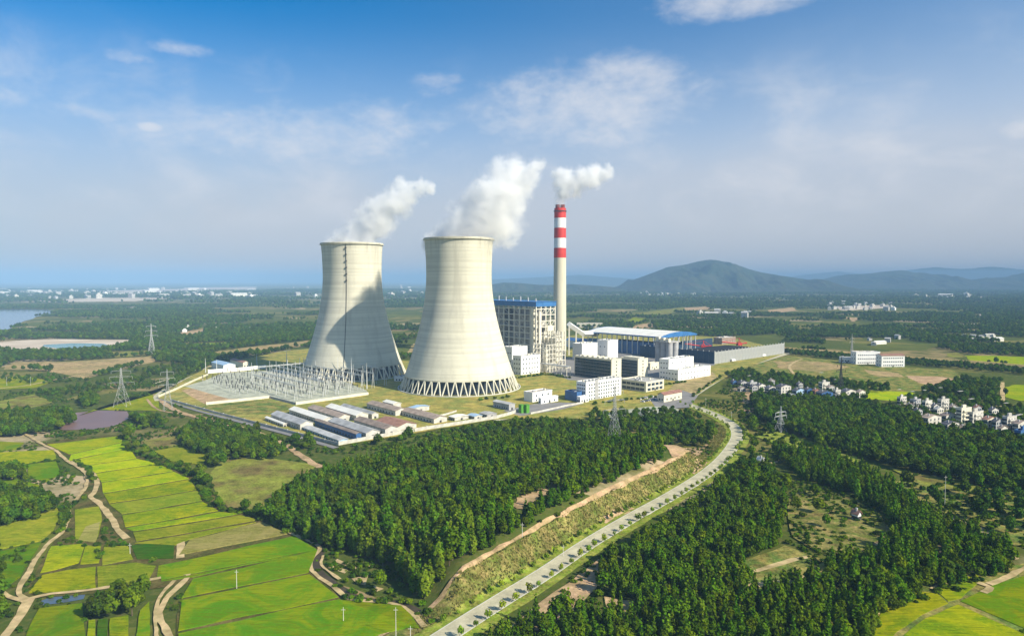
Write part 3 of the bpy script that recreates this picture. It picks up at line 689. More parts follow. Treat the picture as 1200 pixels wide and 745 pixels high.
sheet('plaza', [(700, 486), (760, 477), (785, 477), (798, 481), (785, 486), (720, 492)], M['gravel'], amp=.3)
ribbon('road', spline(gp([(800, 473), (806, 468), (822, 457), (838, 447), (850, 440), (870, 431), (895, 423), (925, 414)]), 5), -4, 4, M['road'], .36, 1, 0, False)
ribbon('road', spline(gp([(840, 445), (800, 452), (790, 458), (770, 465), (745, 470), (700, 474), (668, 477), (610, 488), (580, 493)]), 5), -3, 3, M['road'], .38, 1, 0, False)
ribbon('road', spline(gp([(800, 473), (770, 470), (735, 466), (700, 472)]), 5), -2.5, 2.5, M['asphalt'], .40, 1, 0, False)
ribbon('road', spline(gp([(612, 446), (640, 441), (660, 446), (672, 452), (690, 450), (740, 446)]), 5), -2.5, 2.5, M['asphalt'], .37, 1, 0, False)
ribbon('road', spline(gp([(186, 466), (230, 480), (290, 496), (340, 509), (396, 525)]), 6), -3.5, 1.0, M['asphalt'], .34, 1, 0, False)
ribbon('road', spline(gp([(470, 483), (430, 470), (480, 470), (530, 478), (560, 485)]), 5), -2, 2, M['road'], .34, 1, 0, False)

PHI = R(42.0); E1 = np.array((math.cos(PHI), math.sin(PHI))); E2 = np.array((-math.sin(PHI), math.cos(PHI)))
def extent(C, e, px):            # how far along e from C until it stands over pixel column px
    k = (px - 600) / F; q = e[0] - k * e[1] * CT
    return abs((k * (C[1] * CT + CAM_H * ST) - C[0]) / q) if abs(q) > 1e-6 else 10.0
def zat(C, py):
    d = ray(600, py); return CAM_H + d[2] / d[1] * C[1]
PANE = {}
def pane(w, h, m='glass', axis='x'):
    k = (round(w, 2), round(h, 2), m, axis)
    if k not in PANE:
        mb = MB()
        if axis == 'x': mb.box(-w / 2, -.06, -h / 2, w / 2, .10, h / 2)
        else: mb.box(-.06, -w / 2, -h / 2, .10, w / 2, h / 2)
        PANE[k] = mb.mesh('window', M[m])
    return PANE[k]
def windows(root, L, rows, cols, axis, z0=1.0, dz=3.6, w=1.5, h=1.7, off=0.0, m='glass', margin=.06):
    for r in range(rows):
        for c in range(cols):
            p = L * (margin + (1 - 2 * margin) * (c + .5) / cols); z = z0 + dz * r + h / 2
            link('window', pane(w, h, m, axis), root, (p, off, z) if axis == 'x' else (off, p, z))
def building(name, label, cat, cx_, cy_, xl, xr, ytop, wall='white', roof='conc_roof', rows=None, colsr=0, colsl=0, kind='flat', rise=2.5, win=(1.6, 1.7), group=None, rz=PHI, L1=None, L2=None, H=None, parapet=.9, door=True, wm='glass', roofov=.5):
    C = g(cx_, cy_); e1 = np.array((math.cos(rz), math.sin(rz))); e2 = np.array((-e1[1], e1[0]))
    L1 = L1 or extent(C, e1, xr); L2 = L2 or extent(C, e2, xl); H = H or zat(C, ytop)
    t = thing(name, label, cat, (C[0], C[1], 0), rz, group)
    MB().box(0, 0, -1, L1, L2, H).build('wall', M[wall], t)
    if kind == 'flat':
        mb = MB().box(.35, .35, H, L1 - .35, L2 - .35, H + .12)
        o = mb.build('roof', M[roof], t)
        pm = MB()
        for a in ((-.1, -.1, L1 + .1, .35), (-.1, L2 - .35, L1 + .1, L2 + .1), (-.1, .351, .35, L2 - .351), (L1 - .35, .351, L1 + .1, L2 - .351)):
            pm.box(a[0], a[1], H + .003, a[2], a[3], H + parapet)
        pm.build('parapet', M[wall], t)
        if L1 * L2 > 110 and name != 'house':
            rr = random.Random(int(cx_ * 7 + cy_)); nu = min(9, int(L1 * L2 / 60))
            for k in range(nu):
                ux, uy, uw, uh = rr.uniform(1.5, L1 - 4), rr.uniform(1.5, L2 - 4), rr.uniform(1.0, 2.4), rr.uniform(.8, 2.0)
                MB().box(ux, uy, H + .123 + k * .002, ux + uw, uy + rr.uniform(1, 2.4), H + .12 + uh).build('roof_unit', M[rr.choice(['galv', 'grey_wall', 'offwhite'])], o)
            MB().bar((1.2, L2 * .35, H + .55), (L1 - 1.2, L2 * .35, H + .55), .22, 6).build('roof_pipe', M['galv'], o)
    elif kind == 'gable':          # ridge along e2, gable ends to the right front
        MB().gable(0, 0, L1, L2, H, rise, roofov, .25, 'y').build('roof', M[roof], t)
        g_ = MB()
        for y in (0.02, L2 - .32):
            g_.add([(0, y, H - .1), (L1, y, H - .1), (L1 / 2, y, H + rise - .12), (0, y + .3, H - .1), (L1, y + .3, H - .1), (L1 / 2, y + .3, H + rise - .12)], [(0, 1, 2), (5, 4, 3), (0, 3, 4, 1), (1, 4, 5, 2), (2, 5, 3, 0)])
        g_.build('gable_end', M[wall], t)
    elif kind == 'gablex':
        MB().gable(0, 0, L1, L2, H, rise, roofov, .25, 'x').build('roof', M[roof], t)
        g_ = MB()
        for x in (0.02, L1 - .32):
            g_.add([(x, 0, H - .1), (x, L2, H - .1), (x, L2 / 2, H + rise - .12), (x + .3, 0, H - .1), (x + .3, L2, H - .1), (x + .3, L2 / 2, H + rise - .12)], [(2, 1, 0), (3, 4, 5), (1, 4, 3, 0), (2, 5, 4, 1), (0, 3, 5, 2)])
        g_.build('gable_end', M[wall], t)
    rows = max(1, int(H / 3.6)) if rows is None else rows
    dz = (H - .6) / max(rows, 1)
    if colsr: windows(t, L1, rows, colsr, 'x', dz * .3, dz, win[0], min(win[1], dz * .6), m=wm)
    if colsl: windows(t, L2, rows, colsl, 'y', dz * .3, dz, win[0], min(win[1], dz * .6), m=wm)
    if door: MB().box(L1 * .5 - .9, -.12, 0, L1 * .5 + .9, .1, min(2.3, H * .7)).build('door', M['dark_steel'], t)
    t['_dims'] = (L1, L2, H)
    return t

# ------------------------------------------------------------------ cooling towers
def cooling_tower(label, px, py, ladder):
    C = g(px, py); t = thing('cooling_tower', label, 'cooling tower', (C[0], C[1], 0), 0, 'hyperbolic cooling towers')
    def rad(z): return math.sqrt(33.0 ** 2 + ((.4357 if z < 115 else .30) * (z - 115)) ** 2)
    zs = [14 + 136 * i / 60 for i in range(61)]
    prof = [(rad(z), z) for z in zs] + [(35.4, 150.0), (35.4, 151.2), (34.0, 151.2)] + [(rad(z) - .9, z) for z in zs[::-1]] + [(rad(14), 14)]
    MB().lathe(prof, 128, (False, False)).build('shell', M['tower'], t, True)
    MB().lathe([(35.5, 149.2), (36.1, 149.2), (36.1, 150.0), (35.5, 150.0), (35.5, 149.2)], 96, (False, False)).build('rim_walkway', M['tower'], t)
    MB().lathe([(rad(14) - 1.1, 13.2), (rad(14) + .35, 13.2), (rad(14) + .35, 14.6), (rad(14) - 1.1, 14.6), (rad(14) - 1.1, 13.2)], 96, (False, False)).build('ring_beam', M['tower'], t)
    n = 44
    for k in range(n):
        for s in (-1, 1):
            a0 = 2 * math.pi * (k + .5) / n; a1 = a0 + s * math.pi / n * .92
            p, q = (60.2 * math.cos(a0 + s * .012), 60.2 * math.sin(a0 + s * .012), 0.0), ((rad(14) - .3) * math.cos(a1), (rad(14) - .3) * math.sin(a1), 13.6)
            MB().bar(p, q, .72, 6).build('support_column', M['tower'], t)
    MB().lathe([(62.5, -.2), (62.5, 1.3), (61.6, 1.3), (61.6, .2)], 96, (False, False)).build('basin_kerb', M['kerb'], t)
    MB().lathe([(61.6, .45), (.1, .45)], 64, (False, False)).build('basin_water', M['lake'], t)
    # the cooling fill: dark packing with air inlets behind the columns
    MB().lathe([(51.0, .4), (51.0, 12.8), (.1, 12.8)], 64, (False, False)).build('fill_packing', M['interior'], t)
    if ladder:
        la = MB(); a = R(-88)
        pts = [((rad(z) + .5) * math.cos(a), (rad(z) + .5) * math.sin(a), z) for z in range(15, 151, 3)]
        for p, q in zip(pts, pts[1:]): la.bar(p, q, .28)
        la = la.build('ladder', M['dark_steel'], t)
        for i in range(6):
            z = 108 + i * 7.2; r_ = rad(z) + 1.0
            MB().box(-.7, -.6, 0, .7, .7, 1.5).build('ladder_landing', M['dark_steel'], la, loc=(r_ * math.cos(a), r_ * math.sin(a), z))
    return t
cooling_tower('nearer, larger-looking concrete cooling tower, sunlit, in front of the boiler house', 538.5, 453.6, False)
cooling_tower('farther left concrete cooling tower with a ladder line, partly in shadow', 414.5, 438.5, True)
ring = [(C_[0] + 72 * math.cos(a), C_[1] + 72 * math.sin(a)) for C_ in [g(538.5, 453.6)] for a in np.linspace(-2.4, 1.6, 60)]
ribbon('ring_road', ring, -2, 2, M['asphalt'], .36, 1, 0, False)

# ------------------------------------------------------------------ chimney
CH = (66.5, 950.0)
ch = thing('chimney', 'tall round chimney with red and white bands at the top', 'chimney', (*CH, 0))
def chr_(z): return 9.3 - 1.3 * z / 210
MB().lathe([(chr_(0), 0), (chr_(146), 146)], 48, (True, True)).build('shaft', M['chimney'], ch, False)
shaft = ch.children[0]
zb = [140.0, 153.5, 167.0, 181.0, 194.5, 208.0]
zz = 140.0
for i in range(5):
    MB().lathe([(chr_(zb[i]) + (.06 if i else .12), zb[i]), (chr_(zb[i + 1]) + .06, zb[i + 1])], 48, (True, True)).build('band', M['red' if i % 2 == 0 else 'white'], shaft)
MB().lathe([(9.1, 203.4), (9.1, 204.4), (8.1, 204.4), (8.1, 203.4), (9.1, 203.4)], 40, (False, False)).build('platform', M['dark_steel'], ch)
for s in (-1, 1):
    MB().lathe([(3.1, 206), (3.1, 213), (2.6, 213), (2.6, 207)], 24, (False, False), (s * 3.4, 0)).build('flue', mat('flue_rust', (.22, .06, .05), .7, .3, .3) if s < 0 else bpy.data.materials['flue_rust'], ch)

# ------------------------------------------------------------------ boiler house
def steel_frame(root, L1, L2, H, dx_, dy_, dz_, mat_='steel', r=.55, braces=True):
    xs = np.linspace(0, L1, max(2, round(L1 / dx_) + 1)); ys = np.linspace(0, L2, max(2, round(L2 / dy_) + 1)); zs = np.arange(dz_, H + .1, dz_)
    for x in xs:
        for y in ys:
            if x in (xs[0], xs[-1]) or y in (ys[0], ys[-1]):
                MB().box(x - r, y - r, 0, x + r, y + r, H).build('column', M[mat_], root)
    for z in zs:
        for x in (xs[0], xs[-1]): MB().box(x - r * .7, .6, z - r, x + r * .7, L2 - .6, z + r * .4).build('beam', M[mat_], root)
        for y in (ys[0], ys[-1]): MB().box(.6, y - r * .7, z - r, L1 - .6, y + r * .7, z + r * .4).build('beam', M[mat_], root)
    if braces:
        for j in range(len(ys) - 1):
            if j % 3 == 1: continue
            for k in range(0, len(zs) - 1):
                if (j + k) % 2: MB().bar((-.1, ys[j], zs[k]), (-.1, ys[j + 1], zs[k + 1]), r * .45).build('brace', M[mat_], root)
        for j in range(len(xs) - 1):
            for k in range(0, len(zs) - 1, 2): MB().bar((xs[j], -.1, zs[k]), (xs[j + 1], -.1, zs[k + 1]), r * .45).build('brace', M[mat_], root)
    return xs, ys, zs
C = g(628, 433); B1, B2, BH = extent(C, E1, 650), 118.0, zat(C, 353.5)
bh = thing('boiler_house', 'tall open steel frame boiler house with blue roof behind the nearer tower', 'boiler house', (C[0], C[1], 0), PHI)
steel_frame(bh, B1, B2, BH - 6, 8, 9.5, 7.4, 'steel', .68)
for k, z in enumerate(np.arange(7.4, BH - 12, 14.8)):
    MB().box(1.2, 1.2, z - .3, B1 - 1.2, B2 - 1.2, z).build('floor_deck', M['galv'], bh)
for y0 in (12, 66):
    MB().box(6, y0, 8, B1 - 5, y0 + 34, BH - 10).build('boiler_casing', M['boiler'], bh)
MB().box(-1.2, -1.2, BH - 6, B1 + 1.2, B2 + 1.2, BH - .5).build('roof_fascia', M['blue'], bh)
MB().box(-1.8, -1.8, BH - .5, B1 + 1.8, B2 + 1.8, BH).build('roof', M['blue'], bh); bhr = bh.children[-1]
MB().box(-1.0, 4, 0, 2.5, 8, BH - 7).build('lift_shaft', M['offwhite'], bh)
MB().box(3.6, -2.2, 0, 7, 1.0, BH - 12).build('stair_tower', M['steel'], bh)
for k in range(7):
    y = 14 + k * 14; MB().lathe([(.9, BH), (.9, BH + 3.5 + k % 3)], 10, (True, True), (B1 * .4, y)).build('roof_vent', M['galv'], bhr)
for (x0, y0, z0, x1, y1, z1) in ((B1 - 14, -1, 22, B1 - 2, 6, 30), (B1 - 14, -1, 46, B1 - 3, 6, 53), (8, -.6, 34, 18, 5, 41)):
    MB().box(x0, y0, z0, x1, y1, z1).build('duct', M['offwhite'], bh)
C = g(651, 434); f1, f2, fh = extent(C, E1, 662), 26.0, zat(C, 389)
fr = thing('steel_structure', 'lower open cream steel structure stepping down right of boiler house', 'steel structure', (C[0], C[1], 0), PHI)
steel_frame(fr, f1, f2, fh, 6, 6.5, 6.0, 'steel', .5)
MB().box(2, 3, 12, f1 - 2, f2 - 3, fh - 8).build('filter_casing', M['offwhite'], fr)
for z in (12, 24, 36): MB().box(1, 1, z - .3, f1 - 1, f2 - 1, z).build('floor_deck', M['galv'], fr)
C = g(640, 437); f1, f2, fh = 16, 22, zat(C, 404)
fr = thing('steel_structure', 'small cream steel frame at the foot of boiler house', 'steel structure', (C[0], C[1], 0), PHI)
steel_frame(fr, f1, f2, fh, 5.4, 5.5, 5.5, 'steel', .45)
MB().lathe([(3.5, 0), (3.5, fh - 8), (.5, fh - 4)], 20, (True, True), (8, 9)).build('tank', M['offwhite'], fr)
# pipe rack
C = g(664, 441); pr = thing('pipe_rack', 'low steel pipe rack left of the dark glass office', 'pipe rack', (C[0], C[1], 0), PHI)
for i in range(8):
    for x in (0, 6): MB().box(x - .3, i * 8 - .3, 0, x + .3, i * 8 + .3, 10).build('post', M['steel'], pr)
    MB().box(-.8, i * 8 - .29, 9.4, 6.8, i * 8 + .29, 10.2).build('cross_beam', M['steel'], pr)
for x in (1, 2.6, 4.4): MB().bar((x, -1, 10.9), (x, 57, 10.9), .6, 8).build('pipe', M['galv'], pr)

# ------------------------------------------------------------------ plant buildings
building('plant_building', 'white block with flat roof at the foot of boiler house, taller one', 'building', 600, 437, 590.5, 618, 407.5, 'white', 'conc_roof', 3, 0, 4)
building('plant_building', 'white four-storey block with window rows beside the tower', 'building', 610.5, 440, 601, 633, 418, 'white', 'conc_roof', 4, 6, 3)
t = building('plant_building', 'long white block with window rows in front of dark glass office', 'building', 686.5, 470.5, 675.5, 728, 449, 'white', 'conc_roof', 5, 13, 4, win=(1.7, 1.5))
d = t['_dims']; MB().box(d[0] * .26, -.5, 0, d[0] * .33, .2, d[2] + 2.2).build('stair_tower', M['grey_wall'], t)
for k in range(9): MB().box(d[0] * .1 + k * 5, 4, d[2] + .1, d[0] * .1 + k * 5 + 2.4, 6.4, d[2] + 1.7).build('roof_unit', M['galv'], t)
building('annex', 'low dark blue annex left of the long white block', 'building', 676, 471, 662, 686, 460.5, 'bluewall', 'bluewall', 2, 0, 0)
building('annex', 'small white lean-to in front of the dark blue annex', 'building', 680, 473, 676, 690, 466, 'white', 'conc_roof', 1, 3, 2)
def office(label, cx_, cy_, xl, xr, ytop):
    t = building('office_block', label, 'office building', cx_, cy_, xl, xr, ytop, 'offwhite', 'conc_roof', 6, 1, 0, win=(1.8, 1.6))
    L1, L2, H = t['_dims']
    cw = MB().box(-.25, 1.2, .8, .02, L2 - 1.2, H - 1.2).build('curtain_wall', M['curtain'], t)
    n = int(L2 / 4.2)
    for k in range(1, n): MB().box(-.42, 1.2 + (L2 - 2.4) * k / n - .12, .8, -.253, 1.2 + (L2 - 2.4) * k / n + .12, H - 1.2).build('mullion', M['dark_steel'], cw)
    for k in range(1, 6): MB().box(-.36, 1.3, H * k / 6 - .12, -.256, L2 - 1.3, H * k / 6 + .12).build('transom', M['grey_wall'], cw)
    for k in range(6): MB().box(L1 * .2, L2 * (.1 + k * .14), H + .125, L1 * .8, L2 * (.1 + k * .14) + 3, H + 1.9).build('roof_unit', M['offwhite'], t)
    return t
office('wide office block with dark glass front and cream end wall', 716.5, 446, 673, 728, 422)
office('narrower glass-fronted office block, right of the wider one', 747.5, 444, 727, 759, 421.5)
t = building('office_block', 'low two-storey cream office with wide window bands', 'office building', 757, 460, 727, 778, 448.5, 'offwhite', 'conc_roof', 2, 4, 5, win=(5, 2.6))
building('plant_building', 'tall white block beside grey silos', 'building', 783.5, 445, 772.5, 812.5, 422, 'white', 'roof_light', 4, 5, 3, win=(1.8, 1.2))
building('plant_building', 'long low white block at the right end of the plant', 'building', 794.5, 447, 782, 832.5, 434.5, 'white', 'roof_light', 2, 9, 3, win=(1.6, 1.3))
building('plant_building', 'white windowless block between tower frame and coal shed', 'building', 682, 423, 671, 700, 403.5, 'white', 'roof_light', 1, 0, 2)
building('plant_building', 'white stepped block against the left end of coal shed', 'building', 712, 421, 700, 724, 399.5, 'white', 'conc_roof', 2, 0, 2)
building('plant_building', 'low building with dark blue pitched roof below chimney', 'building', 690, 409, 662, 700, 401, 'white', 'bluewall', 1, 0, 0, 'gable', 4)
building('plant_building', 'small cream block behind narrower office', 'building', 762, 434, 757, 772, 426, 'offwhite', 'conc_roof', 1, 2, 1)
# silos
C = g(784, 428); t = thing('silo_block', 'block of grey concrete silos in front of coal shed', 'silo', (C[0], C[1], 0), PHI)
s1, s2, sh = extent(C, E1, 797), extent(C, E2, 765), zat(C, 402)
for i in range(2):
    for j in range(3):
        r_ = min(s1 / 4, s2 / 6)
        MB().lathe([(r_ * 1.02, 0), (r_ * 1.02, sh)], 28, (True, True), (s1 * (.25 + .5 * i), s2 * (1 / 6 + j / 3))).build('silo', M['grey_wall'], t, False)
MB().box(0, 0, sh, s1, s2, sh + 1.2).build('roof', M['conc_roof'], t)
for k in range(3): MB().box(2, s2 * (.1 + .3 * k), sh + 1.2, 7, s2 * (.1 + .3 * k) + 5, sh + 5 + k).build('head_house', M['offwhite'], t)
# coal shed
C = g(772.5, 418); S1, S2, SH = extent(C, E1, 815), extent(C, E2, 688.5), zat(C, 395)
cs = thing('coal_shed', 'large open coal shed with white top and blue edged roof', 'shed', (C[0], C[1], 0), PHI)
mb = MB(); N_ = 14; zz = []
for i in range(N_ + 1):
    x = S1 * i / N_; z = SH + 5.5 * (1 - (2 * i / N_ - 1) ** 2); zz.append((x, z))
vs = [(x, -2, z) for x, z in zz] + [(x, S2 + 2, z) for x, z in zz] + [(x, -2, z - .6) for x, z in zz] + [(x, S2 + 2, z - .6) for x, z in zz]; k = N_ + 1
mb.add(vs, [(i, i + 1, k + i + 1, k + i) for i in range(N_)] + [(2 * k + i + 1, 2 * k + i, 3 * k + i, 3 * k + i + 1) for i in range(N_)])
mb.build('roof', M['roof_light'], cs, True)
mb = MB()
for y in (-2.4, S2 + 2.0):
    vs = [(x, y, SH - 1.5) for x, z in zz] + [(x, y, z + .3) for x, z in zz] + [(x, y + .4, SH - 1.5) for x, z in zz] + [(x, y + .4, z + .3) for x, z in zz]
    mb.add(vs, [(i, i + 1, k + i + 1, k + i) for i in range(N_)] + [(2 * k + i + 1, 2 * k + i, 3 * k + i, 3 * k + i + 1) for i in range(N_)] + [(k + i, k + i + 1, 3 * k + i + 1, 3 * k + i) for i in range(N_)])
mb.build('gable_fascia', M['blue'], cs)
for x in (-.6, S1): MB().box(x, -2, SH - 1.5, x + .6, S2 + 2, SH + .5).build('eave_fascia', M['blue'], cs)
for i in range(15):
    for x in (.8, S1 - .8): MB().box(x - .55, S2 * i / 14 - .55, 0, x + .55, S2 * i / 14 + .55, SH - .5).build('column', M['pale_steel'], cs)
for i in range(1, 8):
    MB().box(S1 * i / 8 - .5, -.5, 0, S1 * i / 8 + .5, .5, SH + 3).build('column', M['pale_steel'], cs)
MB().box(1.6, .5, 0, 2.0, S2 - 1, SH * .66).build('shade_sheet', M['bluewall'], cs)  # bluish sheet added to stand in for the shaded interior behind the open side
pile = MB(); pile.add([(8, 8, 0), (S1 - 8, 8, 0), (S1 - 8, S2 - 8, 0), (8, S2 - 8, 0), (S1 * .5, 26, 16), (S1 * .5, S2 - 26, 16)], [(0, 1, 4), (1, 2, 5, 4), (2, 3, 5), (3, 0, 4, 5)])
tag(pile.build('coal_pile', M['coal'], None, loc=(C[0], C[1], 0)), 'black coal heap under the big shed roof', 'coal').rotation_euler[2] = PHI
# conveyor gallery from the chimney side down to the shed
a_, b_ = at_depth(667, 380, 985), at_depth(683, 391, 1040); c_ = at_depth(700, 391, 1075)
cg = thing('conveyor_gallery', 'white covered conveyor gallery sloping down beside chimney', 'conveyor', (a_.x, a_.y, 0))
o_ = Vector((a_.x, a_.y, 0))
for p, q in ((a_, b_), (b_, c_)): MB().bar(p - o_, q - o_, 4.2, 4).build('gallery', M['white'], cg)
for s in (0, .5, 1):
    p = a_.lerp(b_, s) - o_; MB().box(p.x - 1, p.y - 1, 0, p.x + 1, p.y + 1, p.z - 2).build('trestle_leg', M['steel'], cg)
# coal yard wind fence
C = g(837.5, 427); Y1, Y2, YH = extent(C, E1, 919), 120.0, zat(C, 412.5)
wf = thing('wind_fence', 'long grey wind fence round the coal yard with dark blue left side', 'fence', (C[0], C[1], 0), PHI)
npan = 22
pm = MB().box(-.1, -.15, .3, .1, .15, YH).mesh('x', M['grey_wall'])
front = MB().box(0, -.15, .3, Y1 / npan - .25, .15, YH).mesh('panel', mat('grey_mesh_panel', (.33, .34, .33), .8, .15, .1))
for i in range(npan): link('panel', front, wf, (i * Y1 / npan + .12, 0, 0))
post = MB().box(-.25, -.35, 0, .25, .35, YH + 1.5).mesh('post', M['pale_steel'])
for i in range(npan + 1): link('post', post, wf, (i * Y1 / npan, .35, 0))
npl = 14; lp = MB().box(-.15, 0, .3, .15, Y2 / npl - .25, YH).mesh('panel', M['netting'])
for i in range(npl): link('panel', lp, wf, (0, i * Y2 / npl + .12, 0)); link('post', post, wf, (.4, i * Y2 / npl + .1, 0))
bk = MB().box(0, Y2 - .15, .3, Y1, Y2 + .15, YH).build('back_panel', M['netting'], wf)
o = MB().add([(6, 8, 0), (Y1 - 8, 8, 0), (Y1 - 8, Y2 - 8, 0), (6, Y2 - 8, 0), (30, 40, 11), (Y1 - 34, 40, 10), (Y1 - 34, Y2 - 44, 10), (30, Y2 - 44, 11)], [(0, 1, 5, 4), (1, 2, 6, 5), (2, 3, 7, 6), (3, 0, 4, 7), (4, 5, 6, 7)]).build('coal_pile', M['coal'], None, loc=(C[0], C[1], .05))
o.rotation_euler[2] = PHI; tag(o, 'broad black coal heap inside the grey wind fence', 'coal')
sheet('coal_ground', [tuple(C + E1 * a + E2 * b_) for a, b_ in ((1, 1), (Y1 - 1, 1), (Y1 - 1, Y2 - 1), (1, Y2 - 1))], M['coal'], 0, world=True)
def stacker(label, px, py, yt, s, flip):
    C = g(px, py); H = zat(C, yt) ; t = thing('stacker_reclaimer', label, 'stacker', (C[0], C[1], 0), PHI + flip)
    for sx in (-1, 1):
        for sy in (-1, 1): MB().bar((sx * 4 * s, sy * 4 * s, 0), (sx * 1.5, sy * 1.5, H * .75), .6).build('leg', M['red'], t)
    MB().box(-3 * s, -3 * s, H * .45, 3 * s, 3 * s, H * .62).build('machine_house', M['red'], t)
    MB().bar((0, 0, H * .7), (0, 0, H), .7).build('mast', M['red'], t)
    MB().bar((0, 0, H * .55), (26 * s, 0, H * .72), .9).build('boom', M['red'], t)
    MB().bar((0, 0, H * .55), (-12 * s, 0, H * .6), 1.0).build('counter_boom', M['red'], t)
    MB().bar((0, 0, H), (24 * s, 0, H * .74), .2).build('stay', M['red'], t)
    MB().bar((0, 0, H), (-11 * s, 0, H * .62), .2).build('stay', M['red'], t)
stacker('red stacker standing at the left side of the coal yard', 824, 414, 399, 1.0, 2.2)
stacker('red stacker with long boom farther right in the coal yard', 866, 411, 396, 1.1, 2.6)
building('conveyor_house', 'white roofed conveyor house at back of the coal yard', 'building', 846, 404, 836, 862, 396.5, 'roof_brown', 'roof_light', 1)
# pump house and small works beside the near tower
building('pump_house', 'white house with brown roof just right of nearer tower', 'building', 624, 472, 614, 647, 461, 'white', 'roof_brown', 2, 3, 0)
building('annex', 'small white box annex in front of pump house', 'building', 634, 474, 631, 654, 467.5, 'white', 'roof_light', 1, 3, 1)
building('site_hut', 'small grey hut with window row left of green containers', 'hut', 596.5, 481.5, 578, 603.5, 474, 'grey_wall', 'roof_grey', 1, 1, 6, 'gable', 1.2, win=(1.2, 1.2))
for i, x in enumerate((611, 617)):
    C = g(x, 485); t = thing('green_container', ['left', 'right'][i] + ' one of two upright green containers by the wall', 'container', (C[0], C[1], 0), PHI)
    MB().box(0, 0, .3, 3.4, 3.4, 7.2).build('body', M['green_box'], t); MB().box(-.2, -.2, 7.2, 3.6, 3.6, 7.5).build('lid', M['green_box'], t)
    for a in (0.2, 2.8):
        for b_ in (.2, 2.8): MB().box(a, b_, 0, a + .4, b_ + .4, .3).build('foot', M['dark_steel'], t)
# lorries on the coal yard road
def lorry(label, px, py):
    C = g(px, py); t = thing('lorry', label, 'lorry', (C[0], C[1], .42), PHI, 'lorries by the coal yard')
    MB().box(0, 0, 1.0, 7.2, 2.5, 3.8).build('cargo_box', M['white'], t); cb = MB().add([(7.5, .1, .7), (9.6, .1, .7), (9.6, 2.4, .7), (7.5, 2.4, .7), (7.5, .1, 3.0), (9.1, .1, 3.0), (9.1, 2.4, 3.0), (7.5, 2.4, 3.0)], [(3, 2, 1, 0), (4, 5, 6, 7), (0, 1, 5, 4), (1, 2, 6, 5), (2, 3, 7, 6), (3, 0, 4, 7)]).build('cab', M['white'], t)
    MB().add([(9.5, .3, 1.7), (9.5, 2.2, 1.7), (9.2, 2.2, 2.8), (9.2, .3, 2.8)], [(0, 1, 2, 3)]).build('windscreen', M['glass'], cb)
    MB().box(0, .4, .7, 9.4, 2.1, 1.0).build('chassis', M['dark_steel'], t)
    for x in (1.3, 2.7, 8.2):
        for y in (.25, 2.25): MB().bar((x, y - .2, .5), (x, y + .2, .5), .5, 12).build('wheel', M['dark_steel'], t)
def car(label, px, py, m, rz, dxy=(0, 0)):
    C = g(px, py) + np.array(dxy); t = thing('parked_car', label, 'car', (C[0], C[1], .45), rz, 'cars parked by the gatehouse')
    bd = MB().add([(0, 0, .35), (4.4, 0, .35), (4.4, 1.8, .35), (0, 1.8, .35), (.05, .05, .95), (4.3, .05, .85), (4.3, 1.75, .85), (.05, 1.75, .95)], [(3, 2, 1, 0), (4, 5, 6, 7), (0, 1, 5, 4), (1, 2, 6, 5), (2, 3, 7, 6), (3, 0, 4, 7)]).build('body', M[m], t)
    MB().add([(.5, .1, .93), (3.3, .1, .9), (3.3, 1.7, .9), (.5, 1.7, .93), (.9, .25, 1.45), (2.5, .25, 1.45), (2.5, 1.55, 1.45), (.9, 1.55, 1.45)], [(4, 5, 6, 7), (0, 1, 5, 4), (1, 2, 6, 5), (2, 3, 7, 6), (3, 0, 4, 7)]).build('cabin', M['glass'], t)
    MB().box(.95, .3, 1.451, 2.45, 1.5, 1.5).build('roof_panel', M[m], bd)
    for x in (.9, 3.5):
        for y in (.1, 1.7): MB().bar((x, y - .1, .32), (x, y + .1, .32), .32, 10).build('wheel', M['dark_steel'], t)
for i in range(14):
    row = i // 7; nm = ['white', 'dark', 'grey', 'white', 'silver', 'dark blue', 'white'][i % 7]; mm = ['white', 'dark_steel', 'grey_wall', 'white', 'pale_steel', 'bluewall', 'white'][i % 7]
    car(['first', 'second', 'third', 'fourth', 'fifth', 'sixth', 'seventh'][i % 7] + ' car from the left, ' + nm + ', in the ' + ['rear', 'front'][row] + ' row left of the gatehouse', 752 + row * 4, 468.5 + row * 3.2, mm, PHI + R(90), tuple(E1 * (i % 7) * 3.1))
lorry('white lorry parked at the foot of grey wind fence, nearer one', 858, 424.5)
lorry('white lorry farther along the grey wind fence', 894, 418.5)
# gatehouse
t = building('gatehouse', 'cream gatehouse with red roof at the plant entrance', 'gatehouse', 778, 472, 771, 799, 463, 'offwhite', 'roof_red', 1, 4, 2, 'gablex', 2.0)
# dormitory at right
t = building('dormitory', 'left white three-storey dormitory with red trim by embankment', 'dormitory', 1003, 427, 998, 1031, 413, 'white', 'roof_red', 3, 11, 2, rz=R(5), L2=12, win=(1.5, 1.5))
t = building('dormitory', 'right white dormitory with red pitched roof by embankment', 'dormitory', 1033, 430, 1028, 1060, 417, 'white', 'roof_red', 3, 11, 2, 'gablex', 2.2, rz=R(5), L2=12, win=(1.5, 1.5))
building('shed', 'small white shed left of white dormitories', 'shed', 985, 425, 980, 1000, 419, 'white', 'roof_grey', 1, 4, 1, rz=R(-10), L2=7)

